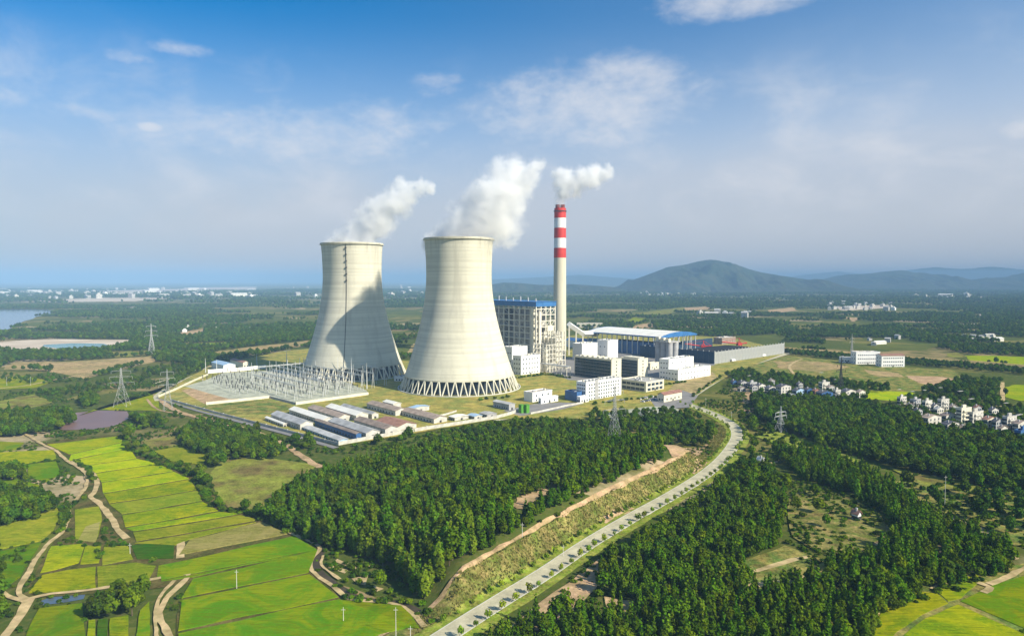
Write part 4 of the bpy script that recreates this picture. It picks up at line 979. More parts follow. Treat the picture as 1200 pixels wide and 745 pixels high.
# ------------------------------------------------------------------ workers' barracks
BAR = [  # corner x, base y, xl, xr, eave y, wall, roof, rise, label
 (352, 504.5, 318, 367, 497.5, 'whitewall', 'roof_grey', 2.2, 'grey-roofed barrack with white gable nearest the fence road'),
 (378, 498.5, 339, 391, 492.5, 'whitewall', 'roof_light', 2.0, 'pale-roofed barrack second from the fence road in front row'),
 (397, 495, 361, 411, 489, 'whitewall', 'roof_brown', 2.0, 'brown-roofed barrack third from the fence road, behind the pale one'),
 (417.5, 494.5, 382, 431.5, 487, 'whitewall', 'roof_light', 2.2, 'pale-roofed barrack with white gable, middle of the back row'),
 (436, 491.5, 400, 443.5, 485.5, 'whitewall', 'roof_grey', 1.6, 'narrow grey-roofed barrack at the right of the pale one'),
 (397.5, 520, 346, 408, 516, 'paleblue', 'roof_grey', 1.0, 'long low pale blue shed in the very corner of the wall'),
 (332, 501, 311, 336, 497, 'whitewall', 'roof_light', .8, 'short white shed beside the fence road'),
 (417.5, 516.5, 369, 423.5, 508.5, 'bluewall', 'roof_brown', .9, 'dark blue barrack with reddish roof near the wall corner'),
 (429, 514.5, 385, 445, 507.5, 'whitewall', 'roof_grey', 2.0, 'grey-roofed barrack with arched white gable along the front wall'),
 (451.5, 510.5, 415, 466, 503, 'whitewall', 'roof_brown', 2.0, 'brown-roofed barrack second along the front wall'),
 (466, 505.5, 441, 488, 500, 'whitewall', 'roof_red', 2.2, 'rust-red roofed shed third along the front wall'),
 (463.5, 488, 430, 477.5, 481.5, 'whitewall', 'roof_brown', 1.8, 'brown-roofed barrack with window row nearest the switchyard'),
 (508.5, 497, 470, 524, 491, 'whitewall', 'roof_brown', 1.8, 'brown-roofed barrack with window row farthest right'),
 (461, 480, 449, 470, 473.5, 'whitewall', 'roof_light', 1.4, 'bright white shed behind the barrack nearest the switchyard'),
 (484, 484, 479, 503, 478.5, 'whitewall', 'paleblue', 1.0, 'shed with pale blue roof behind the right-hand barracks'),
 (533, 494, 526, 549, 489.5, 'whitewall', 'roof_light', .8, 'low white shed just right of the last barrack'),
 (556, 492, 548, 565, 488, 'whitewall', 'paleblue', .8, 'low blue-grey shed against the front wall'),
 (571, 490, 562, 582, 486, 'grey_wall', 'roof_grey', .8, 'low grey shed at the right end of front wall')]
for (cx_, cy_, xl, xr, ye, wl, rf, rise, lab) in BAR:
    C = g(cx_, cy_); L2 = extent(C, E2, xl)
    t = building('barrack' if 'barrack' in lab else 'shed', lab, 'barrack' if 'barrack' in lab else 'shed', cx_, cy_, xl, xr, ye, wl, rf, 1, 1 if rise > 1.5 else 0, max(3, int(L2 / 4.5)), 'gable', rise, win=(1.5, 1.3), group='low buildings of the workers compound')

# ------------------------------------------------------------------ compound walls
def wall_run(label, pts, h=2.6, m='whitewall', th=.35, name='boundary_wall'):
    P = [np.array(g(*p)) for p in pts]; o = thing(name, label, 'wall', (P[0][0], P[0][1], 0))
    for a, c in zip(P, P[1:]):
        n = max(1, int(np.linalg.norm(c - a) / 14)); d = (c - a) / n; L = np.linalg.norm(d); ang = math.atan2(d[1], d[0])
        pan = MB().box(0, -th / 2, -.2, L - .4, th / 2, h).mesh('panel', M[m]); cp = MB().box(-.3, -th, -.2, .3, th, h + .35).mesh('pier', M[m])
        for i in range(n):
            q = a + d * i - P[0]
            link('panel', pan, o, (q[0] + math.cos(ang) * .2, q[1] + math.sin(ang) * .2, 0), ang); link('pier', cp, o, (q[0], q[1], 0), ang)
    return o
wall_run('white wall along the front of the workers compound', [(397, 522.5), (440, 514.5), (500, 504), (545, 497), (582, 491), (600, 486), (612, 481)], 3.0)
wall_run('grey-white wall beside the fence road, left of the barracks', [(200, 470.5), (250, 484.5), (300, 497.5), (350, 510.5), (397, 522.5)], 2.4, 'whitewall')
wall_run('cream wall along the left front of the switchyard', [(242, 475), (280, 471), (316, 467)], 3.0, 'offwhite')
wall_run('cream wall along the right front of the switchyard', [(347, 475), (390, 469), (432, 463)], 3.0, 'offwhite')
wall_run('dark short wall joining the two switchyard walls', [(316, 467), (347, 475)], 2.6, 'grey_wall')
wall_run('cream wall on the far left edge of the plant', [(186, 466), (205, 458), (228, 447), (244, 440)], 2.6, 'offwhite')
wall_run('white wall at the back of the switchyard by blue hall', [(244, 438), (285, 435), (312, 432)], 5.0, 'white')
wall_run('low white wall between the lawn and the plant works', [(500, 492), (523, 487), (535, 483)], 2.0, 'whitewall')
wall_run('white wall from the green containers to the blue annex', [(622, 486), (645, 481), (662, 477), (684, 473)], 2.0, 'whitewall')
building('hall', 'long low hall with blue roof behind the switchyard', 'hall', 262, 436, 248, 276, 428, 'white', 'paleblue', 1, 5, 0, 'gable', 2)
building('shed', 'small reddish shed right of the blue-roofed hall', 'shed', 285, 432, 270, 292, 425, 'offwhite', 'roof_red', 1, 2, 0, 'gable', 2)
building('shed', 'white container shed between the two cooling towers', 'shed', 462, 447, 446, 460, 442, 'white', 'roof_light', 1, 5, 0, rz=R(-8), L1=18, L2=7)
building('control_hut', 'small white control hut in the middle of switchyard', 'hut', 372, 447, 366, 376, 442.5, 'white', 'roof_light', 1, 2, 1)

# ------------------------------------------------------------------ switchyard
C0 = g(345, 472)
def yard_pt(a, b_): return C0 + E1 * a + E2 * b_
post_h = [7.5, 9.0, 6.5]
pm_ = []
for h in post_h:
    mb = MB().bar((0, 0, 0), (0, 0, h * .55), .22, 5); me1 = mb.mesh('support', M['galv'])
    mb = MB()
    for k in range(5): mb.bar((0, 0, h * (.55 + .09 * k)), (0, 0, h * (.55 + .09 * k + .06)), .42, 6)
    mb.bar((0, 0, h * .55), (0, 0, h), .2, 5); pm_.append((me1, mb.mesh('insulator', M['dark_steel'])))
rs = random.Random(4)
YARD = gp([(222, 455), (262, 440), (330, 437), (395, 447), (426, 459), (350, 470), (318, 463), (268, 465)])
cnt = 0
for i in range(-2, 19):
    for j in range(-2, 26):
        p = yard_pt(-6 + i * 8.0 + rs.uniform(-.8, .8), 4 + j * 8.5 + rs.uniform(-.8, .8))
        if rs.random() < .30 or not inside(YARD, np.array([p[0]]), np.array([p[1]]))[0]: continue
        k = rs.randrange(3); t = thing('insulator_post', 'slim insulator post among the rows in the gravel switchyard', 'insulator post', (p[0], p[1], 0.3), rs.uniform(0, 3), 'insulator posts in the switchyard')
        link('support', pm_[k][0], t); link('insulator', pm_[k][1], t); cnt += 1
def gantry(label, a, b_, n, span, H, ax):
    P = yard_pt(a, b_); t = thing('gantry', label, 'gantry', (P[0], P[1], 0), PHI + (math.pi / 2 if ax else 0), 'steel gantries of the switchyard')
    for i in range(n + 1):
        x = i * span
        for s in (-1.5, 1.5): MB().bar((x, s, 0), (x, 0, H), .24).build('leg', M['pale_steel'], t)
        MB().bar((x, 0, H), (x, 0, H + 5), .2).build('spike', M['pale_steel'], t)
    mb = MB()
    for z in (H - 1.0, H):
        mb.bar((-.5, 0, z), (n * span + .5, 0, z), .2)
    for i in range(n * 5): mb.bar((i * span / 5, 0, H - 1.0 if i % 2 else H), ((i + 1) * span / 5, 0, H if i % 2 else H - 1.0), .12)
    mb.build('beam', M['pale_steel'], t)
    for i in range(n):
        for f_ in (.25, .5, .75): MB().bar(((i + f_) * span, 0, H - 1.1), ((i + f_) * span, 0, H - 4.0), .22, 5).build('insulator_string', M['dark_steel'], t)
for k, (a, b_, n, sp, H, ax) in enumerate([(6, 10, 5, 20, 14, 1), (20, 10, 6, 20, 14, 1), (34, 10, 6, 20, 15, 1), (48, 12, 7, 20, 15, 1), (62, 14, 7, 20, 15, 1), (78, 18, 7, 20, 16, 1), (94, 24, 7, 20, 16, 1), (112, 30, 7, 20, 18, 1), (20, 150, 4, 20, 16, 0)]):
    gantry(['front gantry nearest the cream wall', 'second gantry from the cream wall', 'third gantry from the cream wall', 'fourth gantry from the cream wall', 'fifth gantry from the cream wall', 'sixth gantry from the cream wall', 'seventh gantry from the cream wall', 'rearmost gantry close to the farther tower', 'cross gantry at the left end'][k] + ' in the switchyard', a, b_, n, sp, H, ax)
for k, (px, py, yt) in enumerate([(241, 437, 419), (254, 437, 421), (301, 428, 414), (336, 428, 410), (364, 437, 416), (396, 447, 418), (412, 452, 419), (430, 456, 425), (378, 440, 420), (356, 434, 418)]):
    C = g(px, py); H = zat(C, yt); t = thing('lightning_mast', 'slim pale lightning mast rising above the switchyard', 'mast', (C[0], C[1], 0), 0, 'lightning masts of the switchyard')
    MB().bar((0, 0, 0), (0, 0, H * .7), .55, 6, .32).build('shaft', M['pale_steel'], t); MB().bar((0, 0, H * .7), (0, 0, H), .28, 5, .1).build('tip', M['pale_steel'], t)
    MB().box(-.8, -.8, 0, .8, .8, .7).build('footing', M['kerb'], t)

# ------------------------------------------------------------------ pylons and poles
def pylon(label, px, py, ytop, w, m='galv', rz=.4, arms=3, th=.58, z0=0.0):
    C = g(px, py, z0); H = zat(C, ytop) - z0; t = thing('pylon', label, 'pylon', (C[0], C[1], z0), rz)
    b_, r = w / 2, .17 * th
    zw = H * .58
    def half(z): return b_ + (b_ * .22 - b_) * min(1, z / zw) if z < zw else b_ * .22 * (1 - .75 * (z - zw) / (H - zw))
    for sx in (-1, 1):
        for sy in (-1, 1):
            mb = MB(); mb.bar((sx * b_, sy * b_, 0), (sx * half(zw), sy * half(zw), zw), r, 4, r * .8); mb.bar((sx * half(zw), sy * half(zw), zw), (sx * half(H) , sy * half(H), H), r * .8, 4, r * .5); mb.build('leg', M[m], t)
    br = MB(); zs = [0]; 
    while zs[-1] < H * .97: zs.append(min(H, zs[-1] + max(1.6, 1.9 * half(zs[-1]))))
    for a, c in zip(zs, zs[1:]):
        h0, h1 = half(a), half(c)
        for q in range(4):
            p = [(-1, -1), (1, -1), (1, 1), (-1, 1)]; A, B_ = p[q], p[(q + 1) % 4]
            br.bar((A[0] * h0, A[1] * h0, a), (B_[0] * h1, B_[1] * h1, c), r * .5); br.bar((B_[0] * h0, B_[1] * h0, a), (A[0] * h1, A[1] * h1, c), r * .5)
            br.bar((A[0] * h1, A[1] * h1, c), (B_[0] * h1, B_[1] * h1, c), r * .5)
    br.build('bracing', M[m], t)
    for k in range(arms):
        z = H * (.62 + .15 * k); L = w * (.95 - .12 * k)
        mb = MB()
        for s in (-1, 1):
            mb.bar((0, 0, z + w * .12), (s * L, 0, z), r * .6); mb.bar((0, -half(z), z), (s * L, 0, z), r * .6); mb.bar((0, half(z), z), (s * L, 0, z), r * .6)
            mb.bar((s * L, 0, z), (s * L, 0, z - 2.2), r * .9, 5)
        mb.build('cross_arm', M[m], t)
    return t
PY = [pylon('tall pale pylon standing in the wood below the plant', 720, 525, 452, 8.5, z0=5.0),
      pylon('broad pale pylon on the grass left of the plant', 143, 476, 431, 11, rz=.2),
      pylon('faint pylon beside the track at the plant corner', 197, 481, 432, 7, rz=.6),
      pylon('distant pylon beyond the brown field at left', 178, 416, 379, 9, rz=.3, th=1.3),
      pylon('short pylon in the grass right of the road bend', 914.5, 506, 476, 6.5, 'galv', .5, 2, 1.2),
      pylon('dark slender pylon behind the village houses', 985, 458, 418, 5, 'dark_steel', .2, 2, 1.5),
      pylon('distant slender pylon left of the white dormitories', 998, 415, 391, 4, 'galv', .2, 2, 1.3)]
for px, py, yt, lab in [(277.5, 690, 667, 'thin white pole in the middle of the green paddies'), (402.5, 729, 711, 'thin white pole near the stream bend in the paddies'), (464, 747, 711, 'tall thin pole at the bottom right of the paddies'),
                        (481, 748, 735, 'short pole beside the paddy corner at the frame bottom'), (1107, 595, 557, 'tall pole standing over the orchard rows'), (152.5, 650, 636, 'short pole at the track end beside dark crop'), (768, 722, 702, 'pole at the wood edge right of the road'),
                        (660, 652, 638, 'lamp-like pole halfway up the cut slope'), (857, 494, 482, 'pole inside the road bend'), (827, 478, 466, 'pale pole beside the junction'), (36, 452, 441, 'left one of two white poles beside the left track'), (8, 452, 441, 'outermost white pole at the left track'),
                        (612, 628, 612, 'thin pole at the edge of the soil clearing')]:
    z0 = hz(*g(px, py)); C = g(px, py, z0); H = max(4, zat(C, yt) - z0); t = thing('utility_pole', lab, 'pole', (C[0], C[1], z0))
    MB().bar((0, 0, -.3), (0, 0, H), .12, 6, .08).build('shaft', M['pole'], t); MB().box(-.7, -.05, H - .9, .7, .05, H - .78).build('cross_arm', M['pole'], t)
    for s in (-.62, 0, .62): MB().bar((s, 0, H - .78), (s, 0, H - .5), .05, 5).build('insulator', M['dark_steel'], t)

# ------------------------------------------------------------------ village
HC = []
def house(label, x0, x1, yt, yb, wall, roof, storeys, kind, rz=None, depth=None):
    pxm = x0 + (x1 - x0) * .35; rz = PHI - R(14) + random.uniform(-.12, .12) if rz is None else rz
    C = g(pxm, yb); H = max(3.0, min(storeys * 2.9, zat(C, yt)))
    t = building('house', label, 'house', pxm, yb, x0, x1, yt, wall, roof, storeys, 3, 3, kind, 1.9, win=(1.3, 1.5), rz=rz, H=H, group='village houses', L2=depth)
    L1, L2, _ = t['_dims']; HC.append((C[0] + L1 * .4 * math.cos(rz) - L2 * .4 * math.sin(rz), C[1] + L1 * .4 * math.sin(rz) + L2 * .4 * math.cos(rz)))
    if kind == 'flat':
        MB().box(L1 * .3, L2 * .3, H + .12, L1 * .62, L2 * .62, H + 2.8).build('stair_head', M[wall], t)
        MB().box(L1 * .25, L2 * .25, H + 2.8, L1 * .67, L2 * .67, H + 3.0).build('stair_head_roof', M['conc_roof'], t.children[-1])
        for k in range(1, storeys): MB().box(L1 * .15, -1.3, 3.2 * k - .2, L1 * .85, 0, 3.2 * k + .8).build('balcony', M[wall], t)
    else: MB().box(L1 * .2, L2 * .3, H + .6, L1 * .2 + .8, L2 * .3 + .8, H + 2.9).build('chimney', M['grey_wall'], t)
HOUSES = [
 (1051, 1062, 466, 474, 'whitewall', 'conc_roof', 2, 'flat', 'small white flat-topped house at the left end of right village'),
 (1066, 1079, 466, 477, 'grey_wall', 'roof_light', 2, 'flat', 'house with shade painted into grey walls and pale flat top above the wood edge'),  # the grey wall colour carries the shade on this house
 (1080, 1092, 471, 482, 'whitewall', 'conc_roof', 3, 'flat', 'white house squeezed between shade-grey house and brown roof'),
 (1098, 1112, 468, 481, 'whitewall', 'conc_roof', 3, 'flat', 'bright white house standing farthest back in right village'),
 (1079, 1103, 485, 499, 'whitewall', 'roof_brown', 2, 'gable', 'big house with brown pitched roof at the wood edge'),
 (1102, 1121, 483, 496, 'whitewall', 'roof_brown', 2, 'gable', 'brown-roofed house left of the tall four-storey house'),
 (1120, 1138, 475, 497, 'offwhite', 'conc_roof', 4, 'flat', 'tallest cream house with four storeys in the right village'),
 (1133, 1152, 484, 497, 'whitewall', 'roof_grey', 3, 'flat', 'pale house touching the right of the tallest house'),
 (1150, 1170, 489, 501, 'offwhite', 'roof_red', 2, 'gable', 'long house with red-brown roof right of the tallest house'),
 (1103, 1124, 496, 507, 'whitewall', 'roof_dark', 2, 'gable', 'house with dark roof and bright gable lowest at the wood'),
 (1174, 1191, 486, 503, 'whitewall', 'conc_roof', 3, 'flat', 'white house near the right edge with bright end wall'),
 (1186, 1206, 493, 506, 'whitewall', 'roof_brown', 2, 'gable', 'brown-roofed house cut by the right frame edge'),
 (1169, 1181, 499, 507, 'whitewall', 'roof_brown', 1, 'gable', 'tiny brown-roofed shed below the red-brown roof'),
 (1188, 1210, 505, 521, 'bluewall', 'roof_dark', 3, 'flat', 'house with shade painted into bluish walls, lowest at the right edge'),  # blue wall colour stands in for shade here
 (856, 864, 443, 454, 'bluewall', 'roof_dark', 2, 'gable', 'dark bluish house at the left end of left village'),
 (864, 876, 443, 455, 'grey_wall', 'roof_dark', 2, 'gable', 'grey house second from the left in left village'),
 (875, 887, 442, 456, 'grey_wall', 'roof_light', 2, 'flat', 'grey house with pale top third from the left village end'),
 (885, 897, 445, 459, 'whitewall', 'roof_dark', 2, 'gable', 'house with bright gable fourth from left village end'),
 (896, 910, 449, 462, 'whitewall', 'roof_dark', 2, 'gable', 'dark-roofed house with white end facing the wood'),
 (909, 927, 450, 464, 'whitewall', 'roof_dark', 3, 'gable', 'wide dark-roofed house with bright white gable'),
 (928, 943, 456, 465, 'paleblue', 'roof_dark', 2, 'gable', 'pale blue-walled house in the middle of left village'),
 (942, 953, 452, 464, 'bluewall', 'roof_dark', 2, 'gable', 'dark house next to the pink one'),
 (952, 960, 453, 465, 'roof_red', 'roof_red', 2, 'gable', 'narrow pinkish-red house in left village'),
 (959, 972, 449, 459, 'whitewall', 'conc_roof', 3, 'flat', 'bright white house behind the pinkish-red one'),
 (956, 976, 458, 468, 'bluewall', 'roof_dark', 2, 'gable', 'low dark-roofed house in front of the bright white one'),
 (976, 985, 457, 469, 'whitewall', 'roof_dark', 3, 'flat', 'slim house with sunlit end near dark pylon'),
 (985, 1003, 455, 466, 'whitewall', 'roof_dark', 2, 'gable', 'house with purplish dark roof right of dark pylon'),
 (1003, 1014, 457, 467, 'whitewall', 'roof_brown', 2, 'gable', 'last brown-roofed house at the right end of left village'),
 (921, 933, 461, 468, 'whitewall', 'roof_grey', 1, 'gable', 'tiny white shed below the wide dark-roofed house')]
EXTRA = [(1062, 1070, 472, 479, 'grey_wall', 'roof_brown', 1, 'gable', 'low brown-roofed shed below the small white flat-topped house'), (1091, 1100, 474, 484, 'whitewall', 'roof_dark', 2, 'gable', 'dark-roofed house between two white ones'),
 (1112, 1121, 476, 485, 'grey_wall', 'roof_brown', 2, 'gable', 'brown-roofed house behind the tallest house'), (1094, 1106, 478, 488, 'whitewall', 'roof_grey', 2, 'gable', 'grey-roofed house behind the big brown roof'), (1140, 1150, 477, 486, 'grey_wall', 'roof_red', 2, 'gable', 'red-roofed house peeping out behind the tallest house'),
 (1158, 1170, 480, 489, 'whitewall', 'roof_dark', 2, 'gable', 'dark-roofed house behind the long red-brown roof'), (1162, 1176, 493, 503, 'grey_wall', 'roof_dark', 2, 'gable', 'dark-roofed house between red-brown roof and white house'), (1124, 1134, 497, 506, 'offwhite', 'roof_brown', 1, 'gable', 'small brown-roofed shed below the tallest house'),
 (1070, 1081, 480, 490, 'grey_wall', 'roof_dark', 2, 'gable', 'dark-roofed house half hidden left of the big brown roof'), (900, 908, 446, 453, 'grey_wall', 'roof_brown', 2, 'gable', 'brown-roofed house behind the left village row'), (933, 941, 449, 457, 'grey_wall', 'roof_dark', 2, 'gable', 'dark-roofed house behind the pale blue-walled one'),
 (878, 888, 452, 460, 'grey_wall', 'roof_dark', 2, 'gable', 'low dark-roofed house in front of the grey left houses'), (864, 874, 452, 459, 'grey_wall', 'roof_brown', 1, 'gable', 'low brown-roofed shed in front of left village end'), (968, 978, 452, 461, 'grey_wall', 'roof_brown', 2, 'gable', 'brown-roofed house right behind the bright white one')]
for (x0, x1, yt, yb, wl, rf, st, kd, lab) in HOUSES + EXTRA: house(lab, x0, x1, yt, yb, wl, rf, st, kd)
VILL = [gp([(850, 456), (860, 440), (970, 446), (1016, 458), (1016, 470), (920, 470)]), gp([(1046, 475), (1056, 466), (1112, 466), (1215, 482), (1215, 524), (1180, 508), (1090, 508), (1075, 485)])]
house('tiny white hut in the dry clearing of the right wood', 1003, 1009, 606, 611, 'white', 'roof_red', 1, 'gable', depth=3.0)
house('small pale farm shed by the bend track', 890, 897, 541, 546, 'whitewall', 'roof_light', 1, 'gable', depth=4.0)

# ------------------------------------------------------------------ far settlements: small pale blocks
rt = random.Random(11)
far_mesh = []
for k in range(6):
    w, d, h = rt.uniform(9, 16), rt.uniform(9, 14), rt.uniform(6, 14); h *= .75; mb = MB().box(-w / 2, -d / 2, -1, w / 2, d / 2, h)
    if k % 2: mb.gable(-w / 2, -d / 2, w / 2, d / 2, h, 3, .5, .3)
    else: mb.box(-w / 4, -d / 4, h, w / 4, d / 4, h + 3)
    far_mesh.append(mb.mesh('far_house', M[['whitewall', 'far_wall', 'white', 'far_wall', 'whitewall', 'far_wall'][k]]))
long_mesh = [MB().box(-14, -6, -1, 14, 6, 6).gable(-14, -6, 14, 6, 6, 2.4, .6, .4, 'x').mesh('far_hall', M['whitewall']), MB().box(-20, -8, -1, 20, 8, 7).gable(-20, -8, 20, 8, 7, 2.6, .6, .4, 'x').mesh('far_hall', M['roof_light'])]
def scatter_far(n, x0, x1, y0, y1, lab, grp, sc=(1, 1.6), halls=.15):
    done = []
    for _ in range(n):
        for _try in range(30):
            px, py = rt.uniform(x0, x1), y0 + (y1 - y0) * rt.random() ** .8; C = g(px, py)
            if all((C[0] - q[0]) ** 2 + ((C[1] - q[1]) * .6) ** 2 > (24 * sc[1]) ** 2 for q in done): break
        done.append(C)
        hall = rt.random() < halls
        me = rt.choice(long_mesh) if hall else rt.choice(far_mesh)
        o = link('far_hall' if hall else 'far_house', me, None, (C[0], C[1], 0), rt.uniform(0, 3.1)); s = rt.uniform(*sc); o.scale = (s, s, s)
        tag(o, ('long pale hall ' if hall else 'tiny pale house ') + lab, 'hall' if hall else 'house', grp + (' halls' if hall else ' houses'))
scatter_far(95, 0, 300, 339, 350, 'in the far town beyond the lake', 'far town beyond the lake', (1.2, 2.6), .22)
scatter_far(30, 330, 500, 336, 348, 'in the far town seen between and beside the towers', 'far town behind the towers', (1.2, 2.6), .25)
scatter_far(26, 750, 835, 342.5, 347.5, 'at the foot of the main hill', 'houses at the foot of the main hill', (1.0, 1.9), .1)
scatter_far(34, 970, 1048, 355, 364, 'in the white hamlet on the right plain', 'hamlet on the right plain', (.8, 1.3), .05)
scatter_far(16, 1065, 1150, 345, 351, 'near the hills at far right', 'buildings near the hills at far right', (1.2, 2.2), .3)
scatter_far(7, 1128, 1168, 392, 402, 'in the grove on the right plain', 'buildings in the grove on the right plain', (.55, .8), .4)
scatter_far(5, 1015, 1055, 394, 405, 'on the plain above the dormitories', 'buildings above the dormitories', (.5, .7), .4)
scatter_far(8, 195, 310, 381, 396, 'in the trees left of the towers', 'buildings in the trees left of the towers', (.5, .75), .3)
scatter_far(8, 820, 880, 364, 372, 'on the plain below the main hill', 'buildings on the plain below the main hill', (.9, 1.4), .3)
building('quarry_hall', 'pale low hall in the trees right of chimney', 'hall', 676, 384, 668, 706, 379, 'offwhite', 'roof_brown', 1, 0, 0, rz=R(-5), L2=20, door=False)

# ------------------------------------------------------------------ trees
def crown_mesh(name, kind, seed, nq, m):
    r = np.random.default_rng(seed)
    if kind == 'broad':
        lobes = [(0, 0, 5.6, 2.6, 2.6)] + [(1.5 * math.cos(a) * r.uniform(.6, 1.1), 1.5 * math.sin(a) * r.uniform(.6, 1.1), r.uniform(3.6, 6.6), r.uniform(1.2, 1.8), r.uniform(1.1, 1.7)) for a in r.uniform(0, 6.28, 7)] + [(r.uniform(-.6, .6), r.uniform(-.6, .6), 7.6, 1.3, 1.2)]
    elif kind == 'fir':
        lobes = [(r.uniform(-.25, .25), r.uniform(-.25, .25), z, max(.45, 2.0 * (1 - (z - 1.6) / 9.2)), .95) for z in np.arange(2.0, 10.2, .8)]
    elif kind == 'plume':
        lobes = [(r.uniform(-.4, .4), r.uniform(-.4, .4), z, 1.25 * math.sin(math.pi * min(1, (z + .5) / 11.0)) + .35, 1.0) for z in np.arange(1.8, 10.4, .9)]
    else:   # bush
        lobes = [(r.uniform(-.9, .9), r.uniform(-.9, .9), r.uniform(.7, 1.5), r.uniform(.7, 1.2), r.uniform(.6, 1.0)) for _ in range(6)]
    wts = np.array([l[3] ** 2 for l in lobes]); wts /= wts.sum(); V = []; Fc = []
    idx = r.choice(len(lobes), nq, p=wts); size = {'broad': .62, 'fir': .55, 'plume': .55, 'bush': .42}[kind]
    for q in range(nq):
        lx, ly, lz, lr, lh = lobes[idx[q]]
        d = r.normal(size=3); d /= np.linalg.norm(d); rad = r.uniform(.72, 1.06)
        p = np.array((lx + d[0] * lr * rad, ly + d[1] * lr * rad, lz + d[2] * lh * rad))
        nrm = d + r.normal(size=3) * .42 + np.array((0, 0, .25))
        if kind in ('fir', 'plume'): nrm = np.array((d[0], d[1], d[2] * .5 + .35)) + r.normal(size=3) * .38
        nrm /= np.linalg.norm(nrm)
        u = np.cross(nrm, r.normal(size=3)); u /= np.linalg.norm(u) + 1e-9; w = np.cross(nrm, u)
        s = size * r.uniform(.6, 1.25); s2 = s * r.uniform(.55, 1.0)
        o = len(V)
        V += [p - u * s, p - w * s2 * .9 + nrm * .1, p + u * s, p + w * s2 * .9 - nrm * .12]; Fc.append((o, o + 1, o + 2, o + 3))
    return np_mesh(name, V, Fc, m)
def trunk_mesh(h, r0, seed, limbs=4):
    r = random.Random(seed); mb = MB()
    mb.bar((0, 0, -.6), (0.08, .05, h * .5), r0, 6, r0 * .7); mb.bar((.08, .05, h * .5), (0, 0, h), r0 * .7, 6, r0 * .25)
    for k in range(limbs):
        a = r.uniform(0, 6.28); z = h * r.uniform(.4, .75); mb.bar((0.05, .03, z), (1.3 * math.cos(a), 1.3 * math.sin(a), z + h * .22), r0 * .4, 4, r0 * .15)
    return mb.mesh('trunk', M['trunk'])
KINDS = [('broad', 31, 420, 'leaf'), ('broad', 32, 420, 'leaf'), ('broad', 33, 420, 'dusk'), ('fir', 41, 400, 'fir'), ('fir', 42, 400, 'fir'), ('plume', 51, 380, 'bamboo'), ('plume', 52, 380, 'fir'), ('bush', 61, 170, 'leaf'), ('bush', 62, 170, 'dusk')]
CROWN = [crown_mesh('crown', k, s, n, M[m]) for k, s, n, m in KINDS]
TRUNK = [trunk_mesh({'broad': 6.5, 'fir': 9.6, 'plume': 9.5, 'bush': 1.2}[k], {'broad': .24, 'fir': .2, 'plume': .13, 'bush': .08}[k], s) for k, s, _, _ in KINDS]

WOOD_A2 = gp([(590, 500), (640, 497), (700, 500), (760, 495), (800, 492), (832, 502), (846, 515), (838, 525), (790, 523), (740, 520), (700, 515), (640, 512), (560, 518), (500, 530), (470, 536), (520, 515)])
WOOD_B = gp([(866, 545), (900, 548), (925, 572), (918, 604), (912, 630), (918, 655), (960, 664), (1000, 660), (1042, 642), (1042, 604), (990, 578), (935, 562), (905, 530), (960, 535), (1020, 555), (1070, 585), (1090, 608), (1110, 618), (1150, 633), (1186, 655), (1180, 672), (1120, 688), (1075, 700), (1040, 730), (1010, 760), (980, 800), (540, 800), (548, 768), (590, 748), (640, 725), (690, 722), (735, 730), (744, 710), (704, 696), (700, 672), (740, 642), (790, 612), (836, 580)])
WOOD_C = gp([(880, 470), (950, 472), (1010, 474), (1070, 492), (1090, 512), (1130, 512), (1180, 514), (1260, 532), (1300, 580), (1200, 578), (1120, 566), (1050, 550), (980, 530), (930, 510), (890, 494)])
GAPS = [gp(p) for p in ([(596, 630), (610, 610), (640, 602), (664, 600), (655, 610), (625, 626), (606, 640)], [(700, 616), (720, 599), (748, 598), (740, 608), (716, 622)], [(768, 540), (790, 528), (845, 524), (852, 534), (838, 548), (812, 560), (786, 556)], [(690, 526), (735, 520), (744, 530), (700, 536)], [(856, 668), (920, 640), (978, 662), (960, 682), (888, 698)], [(714, 510), (742, 506), (754, 512), (735, 518)])]
SMALLW = [gp(p) for p in ([(207, 512), (225, 500), (260, 503), (300, 514), (337, 530), (325, 540), (260, 539), (215, 528)], [(-30, 580), (40, 579), (68, 590), (66, 598), (42, 610), (-30, 624)], [(-20, 552), (18, 552), (34, 558), (32, 563), (-20, 566)], [(102, 718), (120, 706), (164, 694), (172, 703), (168, 718), (130, 728), (104, 727)],
        [(-20, 488), (40, 484), (80, 484), (88, 496), (60, 508), (-20, 516)], [(150, 492), (180, 490), (198, 499), (165, 504)], [(90, 470), (110, 462), (116, 474), (100, 480)], [(-20, 690), (6, 690), (4, 712), (20, 728), (-20, 740)], [(-20, 640), (4, 660), (2, 676), (-20, 684)], [(240, 540), (262, 537), (262, 547), (246, 552)])]
def jgrid(poly, sp, seed):
    P = np.array(poly); r = np.random.default_rng(seed)
    X, Y = np.meshgrid(np.arange(P[:, 0].min(), P[:, 0].max(), sp), np.arange(P[:, 1].min(), P[:, 1].max(), sp))
    X = (X + r.uniform(-.48, .48, X.shape) * sp).ravel(); Y = (Y + r.uniform(-.48, .48, Y.shape) * sp).ravel()
    k = inside(poly, X, Y)
    for gpoly in GAPS: k &= ~inside(gpoly, X, Y)
    return X[k], Y[k]
TX, TY, TK, TS, TW = [], [], [], [], []       # position, kind, size, which wood
def plant(X, Y, kinds, smin, smax, wood, seed):
    r = np.random.default_rng(seed); n = len(X)
    TX.append(X); TY.append(Y); TK.append(r.choice([k for k, _ in kinds], n, p=np.array([w for _, w in kinds], float) / sum(w for _, w in kinds)))
    TS.append(r.uniform(smin, smax, n)); TW.append(np.full(n, wood))
